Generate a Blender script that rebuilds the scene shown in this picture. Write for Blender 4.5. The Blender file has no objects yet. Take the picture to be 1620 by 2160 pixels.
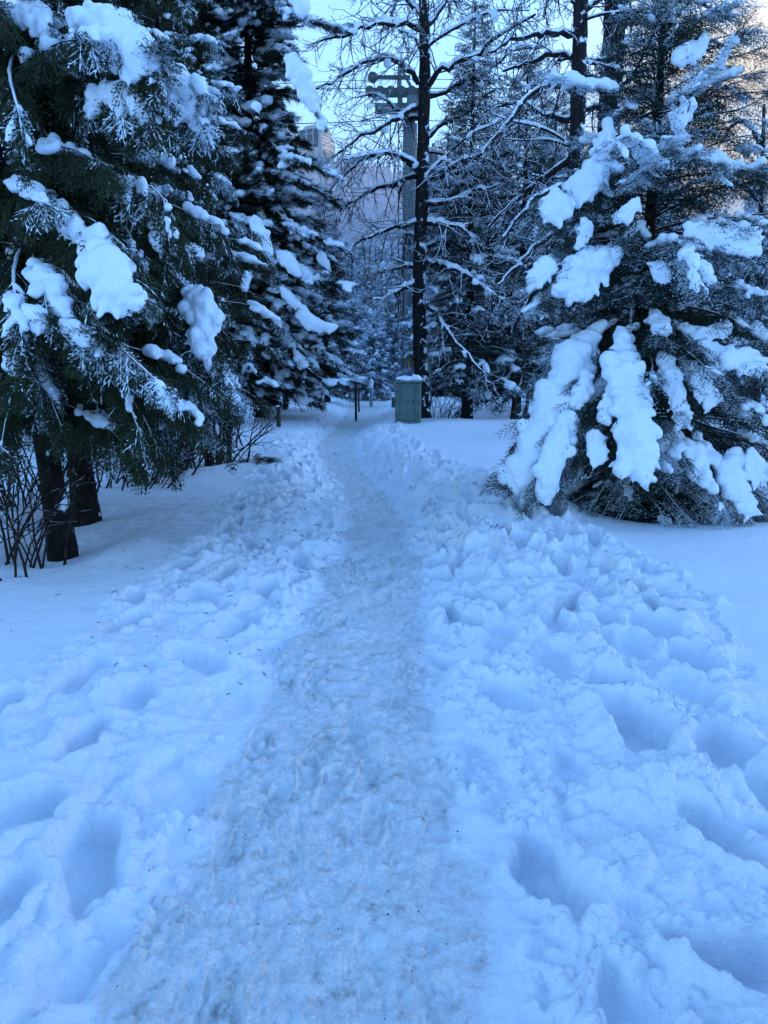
import bpy, bmesh, math, random
import numpy as np
from mathutils import Vector

rng = np.random.default_rng(11)
random.seed(5)
SC = bpy.context.scene
COL = SC.collection
PI = math.pi
rad = math.radians

# ------------------------------------------------------------------ camera
CAM_H = 1.6
PITCH = rad(10.65)
FPX = 1622.0                      # focal length in photo pixels (1620 x 2160)
cam_d = bpy.data.cameras.new('camera')
cam = bpy.data.objects.new('camera', cam_d)
COL.objects.link(cam)
cam.location = (0, 0, CAM_H)
cam.rotation_euler = (PI / 2 - PITCH, 0, 0)
cam_d.sensor_fit = 'VERTICAL'
cam_d.sensor_height = 24.0
cam_d.lens = 24.0 * FPX / 2160.0
cam_d.clip_start = 0.05
cam_d.clip_end = 5000
SC.camera = cam
CT, ST = math.cos(PITCH), math.sin(PITCH)


def at(px, py, depth):
    """world point seen at photo pixel (px, py) whose world y is depth"""
    u = (px - 810) / FPX
    v = (py - 1080) / FPX
    t = depth / (CT - v * ST)
    return np.array([u * t, depth, CAM_H + t * (-ST - v * CT)])


def ground_pt(px, py, z=0.0):
    u = (px - 810) / FPX
    v = (py - 1080) / FPX
    t = (CAM_H - z) / (ST + v * CT)
    return u * t, t * (CT - v * ST)


# ------------------------------------------------------------------ noise
_perm = np.random.default_rng(3).permutation(512).astype(np.int64)
_grad = np.random.default_rng(4).normal(size=(512, 3))
_grad /= np.linalg.norm(_grad, axis=1)[:, None]


def _h(ix, iy, iz):
    return _perm[(_perm[(_perm[ix & 511] + iy) & 511] + iz) & 511]


def perlin(P):
    P = np.asarray(P, float)
    I = np.floor(P).astype(np.int64)
    Fr = P - I
    U = Fr * Fr * Fr * (Fr * (Fr * 6 - 15) + 10)
    out = np.zeros(len(P))
    for dx in (0, 1):
        wx = U[:, 0] if dx else 1 - U[:, 0]
        for dy in (0, 1):
            wy = U[:, 1] if dy else 1 - U[:, 1]
            for dz in (0, 1):
                wz = U[:, 2] if dz else 1 - U[:, 2]
                g = _grad[_h(I[:, 0] + dx, I[:, 1] + dy, I[:, 2] + dz)]
                d = (g[:, 0] * (Fr[:, 0] - dx) + g[:, 1] * (Fr[:, 1] - dy) + g[:, 2] * (Fr[:, 2] - dz))
                out += wx * wy * wz * d
    return out * 1.5


def n2(x, y, s, off=0.0):
    return perlin(np.stack([x * s + off, y * s + off * 1.7, np.full_like(x, off * 0.37 + 0.5)], 1))


def fbm2(x, y, s, octv=4, off=0.0, gain=0.5):
    a, t = 1.0, np.zeros_like(x)
    for k in range(octv):
        t += a * n2(x, y, s * 2.03 ** k, off + 7.3 * k)
        a *= gain
    return t


def fbm3(P, s, octv=3, gain=0.5):
    a, t = 1.0, np.zeros(len(P))
    for k in range(octv):
        t += a * perlin(P * s * 2.03 ** k + 11.7 * k)
        a *= gain
    return t


def worley2(x, y, s, off=0):
    X, Y = x * s, y * s
    ix, iy = np.floor(X).astype(np.int64), np.floor(Y).astype(np.int64)
    best = np.full(len(x), 9.0)
    for dx in (-1, 0, 1):
        for dy in (-1, 0, 1):
            cx, cy = ix + dx, iy + dy
            h1 = _h(cx + off, cy, cx * 0 + 5) / 512.0
            h2 = _h(cx + off, cy, cx * 0 + 91) / 512.0
            d = (cx + h1 - X) ** 2 + (cy + h2 - Y) ** 2
            best = np.minimum(best, d)
    return np.sqrt(best)


def cells2(x, y, s, off=0):
    """random height per broken cell"""
    X, Y = x * s, y * s
    ix, iy = np.floor(X).astype(np.int64), np.floor(Y).astype(np.int64)
    num = np.zeros(len(x))
    den = np.zeros(len(x))
    for dx in (-1, 0, 1):
        for dy in (-1, 0, 1):
            cx, cy = ix + dx, iy + dy
            h1 = _h(cx + off, cy, cx * 0 + 5) / 512.0
            h2 = _h(cx + off, cy, cx * 0 + 91) / 512.0
            h3 = _h(cx + off, cy, cx * 0 + 47) / 512.0
            ex, ey = cx + h1 - X, cy + h2 - Y
            wt = np.exp(-16.0 * (ex ** 2 + ey ** 2))
            # each piece also tilts its own way
            num += wt * ((h3 - 0.5) + 0.9 * (ex * (h1 - 0.5) + ey * (h2 - 0.5)))
            den += wt
    return num / (den + 1e-12)


def sstep(a, b, x):
    t = np.clip((x - a) / (b - a), 0, 1)
    return t * t * (3 - 2 * t)


def nrm(v):
    v = np.asarray(v, float)
    return v / (np.linalg.norm(v, axis=-1, keepdims=True) + 1e-9)


# ------------------------------------------------------------------ materials
def new_mat(name):
    m = bpy.data.materials.new(name)
    m.use_nodes = True
    nt = m.node_tree
    b = nt.nodes['Principled BSDF']
    return m, nt, b


def nd(nt, typ, **kw):
    n = nt.nodes.new(typ)
    for k, v in kw.items():
        if k.startswith('i_'):
            n.inputs[k[2:].replace('_', ' ')].default_value = v
        else:
            setattr(n, k, v)
    return n


def rgb(c):
    return (c[0], c[1], c[2], 1.0)


def mixc(nt, fac, a, b):
    m = nt.nodes.new('ShaderNodeMix')
    m.data_type = 'RGBA'
    for sock, val in ((m.inputs[0], fac), (m.inputs[6], a), (m.inputs[7], b)):
        if hasattr(val, 'links') or hasattr(val, 'is_linked'):
            nt.links.new(val, sock)
        elif isinstance(val, (tuple, list)):
            sock.default_value = rgb(val)
        else:
            sock.default_value = val
    return m.outputs[2]


def math_n(nt, op, a, b=None, c=None, clamp=False):
    m = nt.nodes.new('ShaderNodeMath')
    m.operation = op
    m.use_clamp = clamp
    for i, val in enumerate((a, b, c)):
        if val is None:
            continue
        if hasattr(val, 'is_linked'):
            nt.links.new(val, m.inputs[i])
        else:
            m.inputs[i].default_value = val
    return m.outputs[0]


def ramp(nt, fac, lo, hi):
    m = nt.nodes.new('ShaderNodeMapRange')
    m.interpolation_type = 'SMOOTHSTEP'
    m.inputs[1].default_value = lo
    m.inputs[2].default_value = hi
    nt.links.new(fac, m.inputs[0])
    return m.outputs[0]


def noise_n(nt, scale, detail=3.0, rough=0.55, vec=None):
    n = nt.nodes.new('ShaderNodeTexNoise')
    n.inputs['Scale'].default_value = scale
    n.inputs['Detail'].default_value = detail
    n.inputs['Roughness'].default_value = rough
    if vec is None:
        tc = nt.nodes.new('ShaderNodeNewGeometry')
        vec = tc.outputs['Position']
    nt.links.new(vec, n.inputs['Vector'])
    return n.outputs['Fac']


def bump_n(nt, height, strength, dist, prev=None):
    b = nt.nodes.new('ShaderNodeBump')
    b.inputs['Strength'].default_value = strength
    b.inputs['Distance'].default_value = dist
    nt.links.new(height, b.inputs['Height'])
    if prev is not None:
        nt.links.new(prev, b.inputs['Normal'])
    return b.outputs['Normal']


SNOW = (0.80, 0.88, 0.965)


def snow_mat(name, base=SNOW, scale=90.0, dist=0.004, strength=0.6):
    m, nt, b = new_mat(name)
    c = mixc(nt, noise_n(nt, 9, 4), (base[0] * 0.92, base[1] * 0.94, base[2] * 0.96), base)
    nt.links.new(c, b.inputs['Base Color'])
    b.inputs['Roughness'].default_value = 0.65
    b.inputs['Specular IOR Level'].default_value = 0.25
    n1 = bump_n(nt, noise_n(nt, scale, 5, 0.65), strength, dist)
    n2_ = bump_n(nt, noise_n(nt, scale * 0.2, 3, 0.55), strength, dist * 3, n1)
    nt.links.new(n2_, b.inputs['Normal'])
    return m


M_SNOW = snow_mat('snow_pack')
M_SUN_BLOCK_SNOW = snow_mat('sun_block_snow', (0.74, 0.85, 0.95), 20, 0.02)


def ground_mat():
    m, nt, b = new_mat('snow_ground_surface')
    ap = nd(nt, 'ShaderNodeAttribute', attribute_name='path')
    ad = nd(nt, 'ShaderNodeAttribute', attribute_name='dirt')  # litter, plus shade painted in under the trees
    big = noise_n(nt, 2.2, 5, 0.6)
    mid = noise_n(nt, 11, 6, 0.65)
    fine = noise_n(nt, 60, 4, 0.7)
    pm = ramp(nt, math_n(nt, 'ADD', ap.outputs['Fac'], math_n(nt, 'MULTIPLY', math_n(nt, 'SUBTRACT', math_n(nt, 'ADD', math_n(nt, 'MULTIPLY', mid, 0.5), math_n(nt, 'MULTIPLY', fine, 0.5)), 0.5), 1.6)), 0.25, 0.85)
    snow = mixc(nt, noise_n(nt, 5, 4), (0.82, 0.895, 0.97), (0.88, 0.93, 0.98))
    # trodden snow: greyer, with icy and sandy stains
    ice = mixc(nt, ramp(nt, mid, 0.35, 0.68), (0.67, 0.71, 0.72), (0.85, 0.88, 0.90))
    stain = ramp(nt, math_n(nt, 'ADD', math_n(nt, 'MULTIPLY', big, 0.55), math_n(nt, 'MULTIPLY', mid, 0.5)), 0.52, 0.66)
    mps = nd(nt, 'ShaderNodeMapping')
    mps.inputs['Scale'].default_value = (1.0, 0.85, 1.0)
    gps = nd(nt, 'ShaderNodeNewGeometry')
    nt.links.new(gps.outputs['Position'], mps.inputs[0])
    st2 = ramp(nt, noise_n(nt, 9, 6, 0.7, mps.outputs[0]), 0.53, 0.68)
    ice = mixc(nt, math_n(nt, 'MULTIPLY', stain, 0.55), ice, (0.48, 0.49, 0.46))
    ice = mixc(nt, math_n(nt, 'MULTIPLY', st2, 0.9), ice, (0.37, 0.37, 0.325))
    gran = ramp(nt, noise_n(nt, 110, 3, 0.7), 0.42, 0.62)
    ice = mixc(nt, math_n(nt, 'MULTIPLY', gran, 0.36), ice, (0.52, 0.54, 0.55))
    wp = ramp(nt, noise_n(nt, 26, 5, 0.7), 0.50, 0.66)
    ice = mixc(nt, math_n(nt, 'MULTIPLY', wp, 0.55), ice, (0.88, 0.92, 0.95))
    ice = mixc(nt, math_n(nt, 'MULTIPLY', ramp(nt, fine, 0.5, 0.75), 0.45), ice, (0.78, 0.85, 0.92))
    c = mixc(nt, math_n(nt, 'MULTIPLY', pm, 0.88), snow, ice)
    # litter and needle dust, plus shade painted in under the trees
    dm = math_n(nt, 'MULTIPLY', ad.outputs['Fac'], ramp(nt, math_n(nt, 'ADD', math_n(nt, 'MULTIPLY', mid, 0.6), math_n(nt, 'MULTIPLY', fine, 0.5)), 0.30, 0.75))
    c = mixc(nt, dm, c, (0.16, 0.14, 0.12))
    nt.links.new(c, b.inputs['Base Color'])
    b.inputs['Roughness'].default_value = 0.6
    b.inputs['Specular IOR Level'].default_value = 0.25
    nA = bump_n(nt, noise_n(nt, 120, 5, 0.7), 0.7, 0.006)
    nB = bump_n(nt, noise_n(nt, 30, 6, 0.65), 0.7, 0.018, nA)
    nt.links.new(nB, b.inputs['Normal'])
    return m


M_GROUND = ground_mat()


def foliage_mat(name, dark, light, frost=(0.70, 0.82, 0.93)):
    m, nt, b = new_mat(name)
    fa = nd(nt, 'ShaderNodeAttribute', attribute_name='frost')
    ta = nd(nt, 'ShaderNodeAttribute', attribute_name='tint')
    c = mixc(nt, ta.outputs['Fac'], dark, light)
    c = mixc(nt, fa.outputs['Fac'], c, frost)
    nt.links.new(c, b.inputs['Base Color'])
    b.inputs['Roughness'].default_value = 0.7
    b.inputs['Specular IOR Level'].default_value = 0.15
    return m


M_FIR = foliage_mat('fir_needles', (0.010, 0.020, 0.016), (0.030, 0.050, 0.036))
M_CEDAR = foliage_mat('cedar_sprays', (0.010, 0.018, 0.010), (0.036, 0.050, 0.022))
M_PINE = foliage_mat('pine_needles', (0.008, 0.014, 0.010), (0.026, 0.036, 0.020))
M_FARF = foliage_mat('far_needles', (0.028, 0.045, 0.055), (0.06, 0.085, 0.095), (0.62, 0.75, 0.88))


def bark_mat(name, c1, c2, snow_lo=0.35, snow_hi=0.7, nscale=18, patch=0.0):
    """bark with snow caught on its upper faces"""
    m, nt, b = new_mat(name)
    g = nd(nt, 'ShaderNodeNewGeometry')
    sx = nt.nodes.new('ShaderNodeSeparateXYZ')
    nt.links.new(g.outputs['Normal'], sx.inputs[0])
    mp = nt.nodes.new('ShaderNodeMapping')
    mp.inputs['Scale'].default_value = (1, 1, 0.22)
    nt.links.new(g.outputs['Position'], mp.inputs[0])
    nb = noise_n(nt, nscale, 6, 0.7, mp.outputs[0])
    c = mixc(nt, ramp(nt, nb, 0.35, 0.7), c1, c2)
    n = noise_n(nt, 9, 4)
    up = math_n(nt, 'ADD', sx.outputs[2], math_n(nt, 'MULTIPLY', math_n(nt, 'SUBTRACT', n, 0.5), 1.2))
    f = ramp(nt, up, snow_lo, snow_hi)
    if patch > 0:
        f2 = ramp(nt, math_n(nt, 'ADD', noise_n(nt, 5, 5, 0.6), math_n(nt, 'MULTIPLY', sx.outputs[0], 0.10)), 1 - patch, 1.08 - patch)
        f = math_n(nt, 'MAXIMUM', f, f2)
    c = mixc(nt, f, c, SNOW)
    nt.links.new(c, b.inputs['Base Color'])
    b.inputs['Roughness'].default_value = 0.85
    b.inputs['Specular IOR Level'].default_value = 0.1
    nt.links.new(bump_n(nt, nb, 0.8, 0.02), b.inputs['Normal'])
    return m


M_BARK = bark_mat('dark_bark', (0.009, 0.008, 0.009), (0.028, 0.027, 0.030), 0.6, 0.9, 20, 0.40)
M_BARK_CEDAR = bark_mat('cedar_bark', (0.006, 0.005, 0.005), (0.026, 0.020, 0.016), 0.6, 0.9, 24, 0.36)
M_TWIG = bark_mat('twig_bark', (0.012, 0.010, 0.012), (0.035, 0.028, 0.030), 0.12, 0.55, 30)
M_STEM = bark_mat('shrub_bark', (0.012, 0.009, 0.008), (0.05, 0.035, 0.030), 0.75, 1.0, 30)


def plain_mat(name, c, rough=0.5, metal=0.0, var=0.15, nscale=8, spec=0.4):
    m, nt, b = new_mat(name)
    k = noise_n(nt, nscale, 5, 0.6)
    col = mixc(nt, k, tuple(x * (1 - var) for x in c), tuple(min(1, x * (1 + var)) for x in c))
    nt.links.new(col, b.inputs['Base Color'])
    b.inputs['Roughness'].default_value = rough
    b.inputs['Metallic'].default_value = metal
    b.inputs['Specular IOR Level'].default_value = spec
    return m


# ------------------------------------------------------------------ mesh building
class MB:
    def __init__(self):
        self.V, self.F, self.A, self.n = [], [], {}, 0

    def add(self, V, F, **attrs):
        V = np.asarray(V, float)
        if len(V) == 0:
            return
        Fs = F if isinstance(F, list) else [F]
        for f in Fs:
            f = np.asarray(f, np.int64)
            if len(f):
                self.F.append(f + self.n)
        self.V.append(V)
        for k, a in attrs.items():
            self.A.setdefault(k, []).append((self.n, np.broadcast_to(np.asarray(a, np.float32), (len(V),))))
        self.n += len(V)

    def mesh(self, name, smooth=True):
        V = np.concatenate(self.V)
        me = bpy.data.meshes.new(name)
        me.vertices.add(len(V))
        me.vertices.foreach_set('co', V.astype(np.float32).ravel())
        idx = np.concatenate([f.ravel() for f in self.F])
        tot = np.concatenate([np.full(len(f), f.shape[1]) for f in self.F])
        start = np.concatenate([[0], np.cumsum(tot)[:-1]])
        me.loops.add(len(idx))
        me.loops.foreach_set('vertex_index', idx.astype(np.int32))
        me.polygons.add(len(tot))
        me.polygons.foreach_set('loop_start', start.astype(np.int32))
        me.polygons.foreach_set('use_smooth', np.full(len(tot), smooth, bool))
        for k, lst in self.A.items():
            arr = np.zeros(len(V), np.float32)
            for o, a in lst:
                arr[o:o + len(a)] = a
            at_ = me.attributes.new(k, 'FLOAT', 'POINT')
            at_.data.foreach_set('value', arr)
        me.update(calc_edges=True)
        return me

    def build(self, name, mat, parent=None, smooth=True):
        if not self.V:
            return None
        o = bpy.data.objects.new(name, self.mesh(name, smooth))
        o.data.materials.append(mat)
        COL.objects.link(o)
        if parent is not None:
            o.parent = parent
            o.matrix_parent_inverse.identity()
            q, tot_ = parent, Vector((0, 0, 0))
            while q is not None:
                tot_ += Vector(q.location)
                q = q.parent
            o.location = -tot_
            if name == 'snow_cover':
                o['kind'] = 'stuff'
        return o


def tag(o, label=None, cat=None, group=None, kind=None):
    if label:
        o['label'] = label
    if cat:
        o['category'] = cat
    if group:
        o['group'] = group
    if kind:
        o['kind'] = kind
    return o


def thing(name, label, cat, loc=(0, 0, 0), group=None):
    o = bpy.data.objects.new(name, None)
    COL.objects.link(o)
    o.empty_display_size = 0.2
    o.location = tuple(float(v) for v in loc)
    return tag(o, label, cat, group)


def tube(P, R, k=5, cap=True):
    P = np.asarray(P, float)
    R = np.broadcast_to(np.asarray(R, float), (len(P),))
    n = len(P)
    T = np.empty_like(P)
    T[1:-1] = P[2:] - P[:-2]
    T[0] = P[1] - P[0]
    T[-1] = P[-1] - P[-2]
    T = nrm(T)
    ref = np.array([0, 0, 1.0]) if abs(T[:, 2]).mean() < 0.85 else np.array([1.0, 0, 0])
    S = nrm(np.cross(T, ref))
    Uv = np.cross(S, T)
    a = np.arange(k) * 2 * PI / k
    V = (P[:, None, :] + R[:, None, None] * (np.cos(a)[None, :, None] * S[:, None, :] + np.sin(a)[None, :, None] * Uv[:, None, :])).reshape(-1, 3)
    i = np.arange(n - 1)[:, None] * k
    j = np.arange(k)[None, :]
    jn = (j + 1) % k
    F = np.stack([i + j, i + k + j, i + k + jn, i + jn], -1).reshape(-1, 4)
    F = F[:, ::-1]
    if cap:
        V = np.concatenate([V, P[:1], P[-1:]])
        c0, c1 = n * k, n * k + 1
        jj = np.arange(k)
        f0 = np.stack([np.full(k, c0), jj, (jj + 1) % k], 1)
        b = (n - 1) * k
        f1 = np.stack([np.full(k, c1), b + (jj + 1) % k, b + jj], 1)
        return V, [F, f0[:, ::-1], f1[:, ::-1]] if False else [F, f0, f1]
    return V, [F]


def boxv(c, s, rz=0.0):
    c, s = np.asarray(c, float), np.asarray(s, float) / 2
    V = np.array([[x, y, z] for z in (-1, 1) for y in (-1, 1) for x in (-1, 1)], float) * s
    ca, sa = math.cos(rz), math.sin(rz)
    V = np.stack([V[:, 0] * ca - V[:, 1] * sa, V[:, 0] * sa + V[:, 1] * ca, V[:, 2]], 1) + c
    F = np.array([[0, 2, 3, 1], [4, 5, 7, 6], [0, 1, 5, 4], [2, 6, 7, 3], [0, 4, 6, 2], [1, 3, 7, 5]])
    return V, F


def bevel(o, w=0.01, seg=2):
    md = o.modifiers.new('bevel', 'BEVEL')
    md.width = w
    md.segments = seg
    md.limit_method = 'ANGLE'
    return o


def resample(P, n):
    """smooth curve through points P, n samples"""
    P = np.asarray(P, float)
    if len(P) == 2:
        t = np.linspace(0, 1, n)[:, None]
        return P[0] * (1 - t) + P[1] * t
    Q = np.vstack([2 * P[0] - P[1], P, 2 * P[-1] - P[-2]])
    m = len(P) - 1
    ts = np.linspace(0, m - 1e-6, n)
    i = ts.astype(int)
    f = (ts - i)[:, None]
    p0, p1, p2, p3 = Q[i], Q[i + 1], Q[i + 2], Q[i + 3]
    return 0.5 * ((2 * p1) + (-p0 + p2) * f + (2 * p0 - 5 * p1 + 4 * p2 - p3) * f ** 2 + (-p0 + 3 * p1 - 3 * p2 + p3) * f ** 3)


# ------------------------------------------------------------------ snow clumps from merged lumps
_bm = bmesh.new()
bmesh.ops.create_icosphere(_bm, subdivisions=2, radius=1.0)
ICO_V = np.array([v.co[:] for v in _bm.verts])
ICO_F = np.array([[v.index for v in f.verts] for f in _bm.faces])
_bm.free()


def blob_mesh(E, voxel, disp=0.012, dscale=14.0, smooth=2):
    """union of ellipsoids (centre, radii[, 3x3]) as one lumpy surface: (V, F)"""
    C = np.array([e[0] for e in E])
    Rr = np.array([e[1] for e in E])
    Mx = np.array([e[2] if len(e) > 2 else np.eye(3) for e in E])
    V = np.einsum('kij,knj->kni', Mx, ICO_V[None] * Rr[:, None, :]) + C[:, None, :]
    n = len(ICO_V)
    F = (ICO_F[None] + (np.arange(len(E)) * n)[:, None, None]).reshape(-1, 3)
    b = MB()
    b.add(V.reshape(-1, 3), F)
    me = b.mesh('tmp')
    o = bpy.data.objects.new('tmp', me)
    COL.objects.link(o)
    md = o.modifiers.new('r', 'REMESH')
    md.mode = 'VOXEL'
    md.voxel_size = voxel
    dg = bpy.context.evaluated_depsgraph_get()
    ev = o.evaluated_get(dg)
    m2 = ev.to_mesh()
    nv = len(m2.vertices)
    W = np.empty(nv * 3, np.float32)
    m2.vertices.foreach_get('co', W)
    W = W.reshape(-1, 3).astype(float)
    q = np.empty(len(m2.loops), np.int32)
    m2.loops.foreach_get('vertex_index', q)
    q = q.reshape(-1, 4)
    ed = np.empty(len(m2.edges) * 2, np.int32)
    m2.edges.foreach_get('vertices', ed)
    ed = ed.reshape(-1, 2)
    ev.to_mesh_clear()
    bpy.data.objects.remove(o)
    bpy.data.meshes.remove(me)

    def lap(W):
        cnt = np.bincount(ed.ravel(), minlength=nv)
        out = np.zeros_like(W)
        for c in range(3):
            out[:, c] = np.bincount(ed[:, 0], W[ed[:, 1], c], nv) + np.bincount(ed[:, 1], W[ed[:, 0], c], nv)
        return out / np.maximum(cnt, 1)[:, None]
    for _ in range(smooth):
        W = 0.4 * W + 0.6 * lap(W)
    if disp > 0:
        N = nrm(np.cross(W[q[:, 2]] - W[q[:, 0]], W[q[:, 3]] - W[q[:, 1]]))
        VN = np.zeros_like(W)
        for c in range(3):
            for j in range(4):
                VN[:, c] += np.bincount(q[:, j], N[:, c], nv)
        VN = nrm(VN)
        d = fbm3(W, dscale, 3, 0.5)
        W = W + VN * (d * disp)[:, None]
    return W, q


def build_blobs(name, E, voxel, parent, mat=None, disp=0.012, dscale=14.0):
    if not E:
        return None
    W, q = blob_mesh(E, voxel, disp, dscale)
    b = MB()
    b.add(W, q)
    return b.build(name, mat or M_SNOW, parent)


# ------------------------------------------------------------------ foliage templates
def needle_shoot(acc, p0, d, L, n, nl, nw, r, side, up, flat=0.6, fwd=0.55):
    """needles round a shoot from p0 along d"""
    t = r.random(n)
    base = p0 + d * (t * L)[:, None]
    a = r.random(n) * 2 * PI
    radial = np.cos(a)[:, None] * side + (np.sin(a) * flat)[:, None] * up
    radial = nrm(radial)
    dr = nrm(radial * (1 - fwd * 0.5) + d * fwd)
    ln = nl * (0.7 + 0.5 * r.random(n)) * (1 - 0.35 * t)
    tan = nrm(np.cross(dr, r.normal(size=(n, 3))))
    a0 = base - tan * nw / 2
    a1 = base + tan * nw / 2
    tip = base + dr * ln[:, None]
    V = np.stack([a0, a1, tip], 1).reshape(-1, 3)
    acc['V'].append(V)
    acc['N'].append(np.repeat(radial * (0.55 + 0.45 * np.array([0, 0, 1.0])), 3, 0))
    acc.setdefault('S', []).append(np.full(n * 3, len(acc['V'])))
    acc['n'] += n


def fin(acc):
    V = np.concatenate(acc['V'])
    F = np.arange(len(V)).reshape(-1, 3)
    return V, F, np.concatenate(acc['N']), np.concatenate(acc['S'])


def fir_spray(seed, nside=9, per=14, nl=0.055, nw=0.010):
    """flat branchlet, unit length along +x"""
    r = np.random.default_rng(seed)
    acc = dict(V=[], N=[], n=0)
    X, Y, Z = np.eye(3)
    needle_shoot(acc, np.zeros(3), X, 1.0, per * 3, nl, nw, r, Y, Z)
    for i in range(nside):
        s = 0.08 + 0.85 * (i + 0.5 * r.random()) / nside
        sg = 1 if i % 2 else -1
        an = rad(48 + 14 * r.random())
        L = (0.52 * (1 - s) ** 0.8 + 0.10) * (0.8 + 0.4 * r.random())
        d = nrm(np.array([math.cos(an), sg * math.sin(an), -0.10 - 0.25 * r.random()]))
        sd = nrm(np.cross(d, Z))
        needle_shoot(acc, np.array([s, 0, -0.10 * s * s]), d, L, int(per * (0.5 + 2.0 * L)), nl, nw, r, sd, np.cross(sd, d))
    return fin(acc)


def pine_tuft(seed, n=70, nl=0.55, nw=0.020):
    r = np.random.default_rng(seed)
    acc = dict(V=[], N=[], n=0)
    X, Y, Z = np.eye(3)
    needle_shoot(acc, np.zeros(3), X, 0.75, n, nl, nw, r, Y, Z, 1.0, 0.9)
    return fin(acc)


def cedar_frond(seed, nside=11, w=0.030):
    """flat drooping frond of scale leaves, unit length along +x"""
    r = np.random.default_rng(seed)
    V, N, F = [], [], []
    X, Y, Z = np.eye(3)

    def blade(p0, p1, wd, nr):
        d = nrm(p1 - p0)
        s = np.cross(d, nr) * wd / 2
        m = p0 * 0.45 + p1 * 0.55
        k = len(V) * 4
        V.append(np.stack([p0, m + s, p1, m - s]))
        F.append([k, k + 1, k + 2, k + 3])
        N.append(np.stack([nr] * 4))

    def axis(s):
        return np.array([s, 0, -0.30 * s * s])
    for k in range(4):
        blade(axis(k / 4), axis((k + 1.1) / 4), w, nrm(Z + 0.2 * r.normal(size=3)))
    for i in range(nside):
        s = 0.05 + 0.9 * i / nside
        sg = 1 if i % 2 else -1
        L = (0.42 * (1 - s) ** 0.7 + 0.12) * (0.75 + 0.5 * r.random())
        an = rad(38 + 12 * r.random())
        d = nrm(np.array([math.cos(an), sg * math.sin(an), -0.45 - 0.3 * r.random()]))
        p = axis(s)
        nr = nrm(np.array([0.2, -sg * 0.35, 0.9]) + 0.25 * r.normal(size=3))
        m = max(2, int(L / 0.085))
        blade(p, p + d * L, w * 0.7, nr)
        sd = nrm(np.cross(nr, d))
        for j in range(m):
            q = p + d * L * (j + 0.6) / m
            s2 = 1 if j % 2 else -1
            l2 = 0.13 * (1 - 0.5 * j / m) * (0.8 + 0.5 * r.random())
            d2 = nrm(d * 0.8 + sd * s2 * 0.65 + np.array([0, 0, -0.2]))
            blade(q, q + d2 * l2, w, nrm(nr + 0.3 * r.normal(size=3)))
    return np.concatenate(V), np.array(F), np.concatenate(N), np.arange(len(V) * 4) // 4 // 5


def frames(D, roll=None):
    D = nrm(D)
    S = nrm(np.cross(np.array([0, 0, 1.0]) + 1e-4, D))
    Uv = np.cross(D, S)
    if roll is not None:
        c, s = np.cos(roll)[:, None], np.sin(roll)[:, None]
        S, Uv = S * c + Uv * s, Uv * c - S * s
    return np.stack([D, S, Uv], -1)


def place(mb, temps, loc, D, scale, roll, frost_amt, r, frost_scale=1.3, up_bias=0.0, patchy=0.7):
    """instances of the template sprays; frost settles on what faces up"""
    loc, D, scale = np.asarray(loc), np.asarray(D), np.asarray(scale)
    which = r.integers(0, len(temps), len(loc))
    for w, (tv, tf, tn, ts) in enumerate(temps):
        m = which == w
        if not m.any():
            continue
        Mx = frames(D[m], roll[m])
        V = np.einsum('kij,nj->kni', Mx, tv) * scale[m][:, None, None] + loc[m][:, None, :]
        N = np.einsum('kij,nj->kni', Mx, tn)
        k, n = V.shape[0], V.shape[1]
        fs = len(tf[0])
        F = (tf[None] + (np.arange(k) * n)[:, None, None]).reshape(-1, fs)
        cl = fbm3(loc[m], frost_scale, 2)
        patch = frost_amt[m] + patchy * cl
        nz = N[:, :, 2]
        rn = np.repeat(r.random((k, n // fs)), fs, 1)
        rs = r.random((k, int(ts.max()) + 1))[:, ts]
        fr = sstep(0.05, 0.35, nz + up_bias + (patch[:, None] - 0.5) * 1.6 + (rs - 0.5) * 0.9 + (rn - 0.5) * 0.25 - 0.22)
        tint = np.repeat(np.clip(r.normal(0.45, 0.3, (k, n // fs)), 0, 1), fs, 1)
        mb.add(V.reshape(-1, 3), F, frost=fr.ravel() * 0.95, tint=tint.ravel())


FIR_NEAR = [fir_spray(20 + i, 11, 17, 0.055, 0.020) for i in range(4)]
FIR_MID = [fir_spray(30 + i, 8, 7, 0.12, 0.042) for i in range(3)]
FIR_FAR = [fir_spray(40 + i, 6, 4, 0.20, 0.085) for i in range(3)]
PINE_T = [pine_tuft(50 + i, 75, 0.55, 0.030) for i in range(3)]
CEDAR_NEAR = [cedar_frond(60 + i, 15, 0.042) for i in range(4)]
CEDAR_MID = [cedar_frond(70 + i, 11, 0.055) for i in range(3)]

# ------------------------------------------------------------------ ground
# path edges read along the path: photo pixels (y, left x, right x)
EDGE_PX = [(2160, 215, 1040), (1900, 330, 1000), (1700, 440, 955), (1500, 535, 915), (1300, 645, 893), (1200, 700, 878),
           (1150, 728, 868), (1100, 742, 852), (1050, 731, 826), (1000, 695, 772), (960, 668, 746), (930, 672, 736),
           (905, 708, 766), (880, 722, 790), (860, 735, 812), (845, 745, 815)]
_E = []
for py, xl, xr in EDGE_PX:
    a = ground_pt(xl, py)
    b = ground_pt(xr, py)
    _E.append((a[1], a[0], b[0]))
_E = [(-30.0, -0.62, 0.40), (0.0, -0.62, 0.38)] + _E + [(120.0, _E[-1][1] + 0.5, _E[-1][2] + 2.0)]
_E = np.array(_E)


def path_edges(y):
    return np.interp(y, _E[:, 0], _E[:, 1]), np.interp(y, _E[:, 0], _E[:, 2])


# shelter hollows under the trees: x, y, radius, depth
WELLS = []


def gp(px, py, z=0.15):
    x, y = ground_pt(px, py, z)
    return x, y


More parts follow.
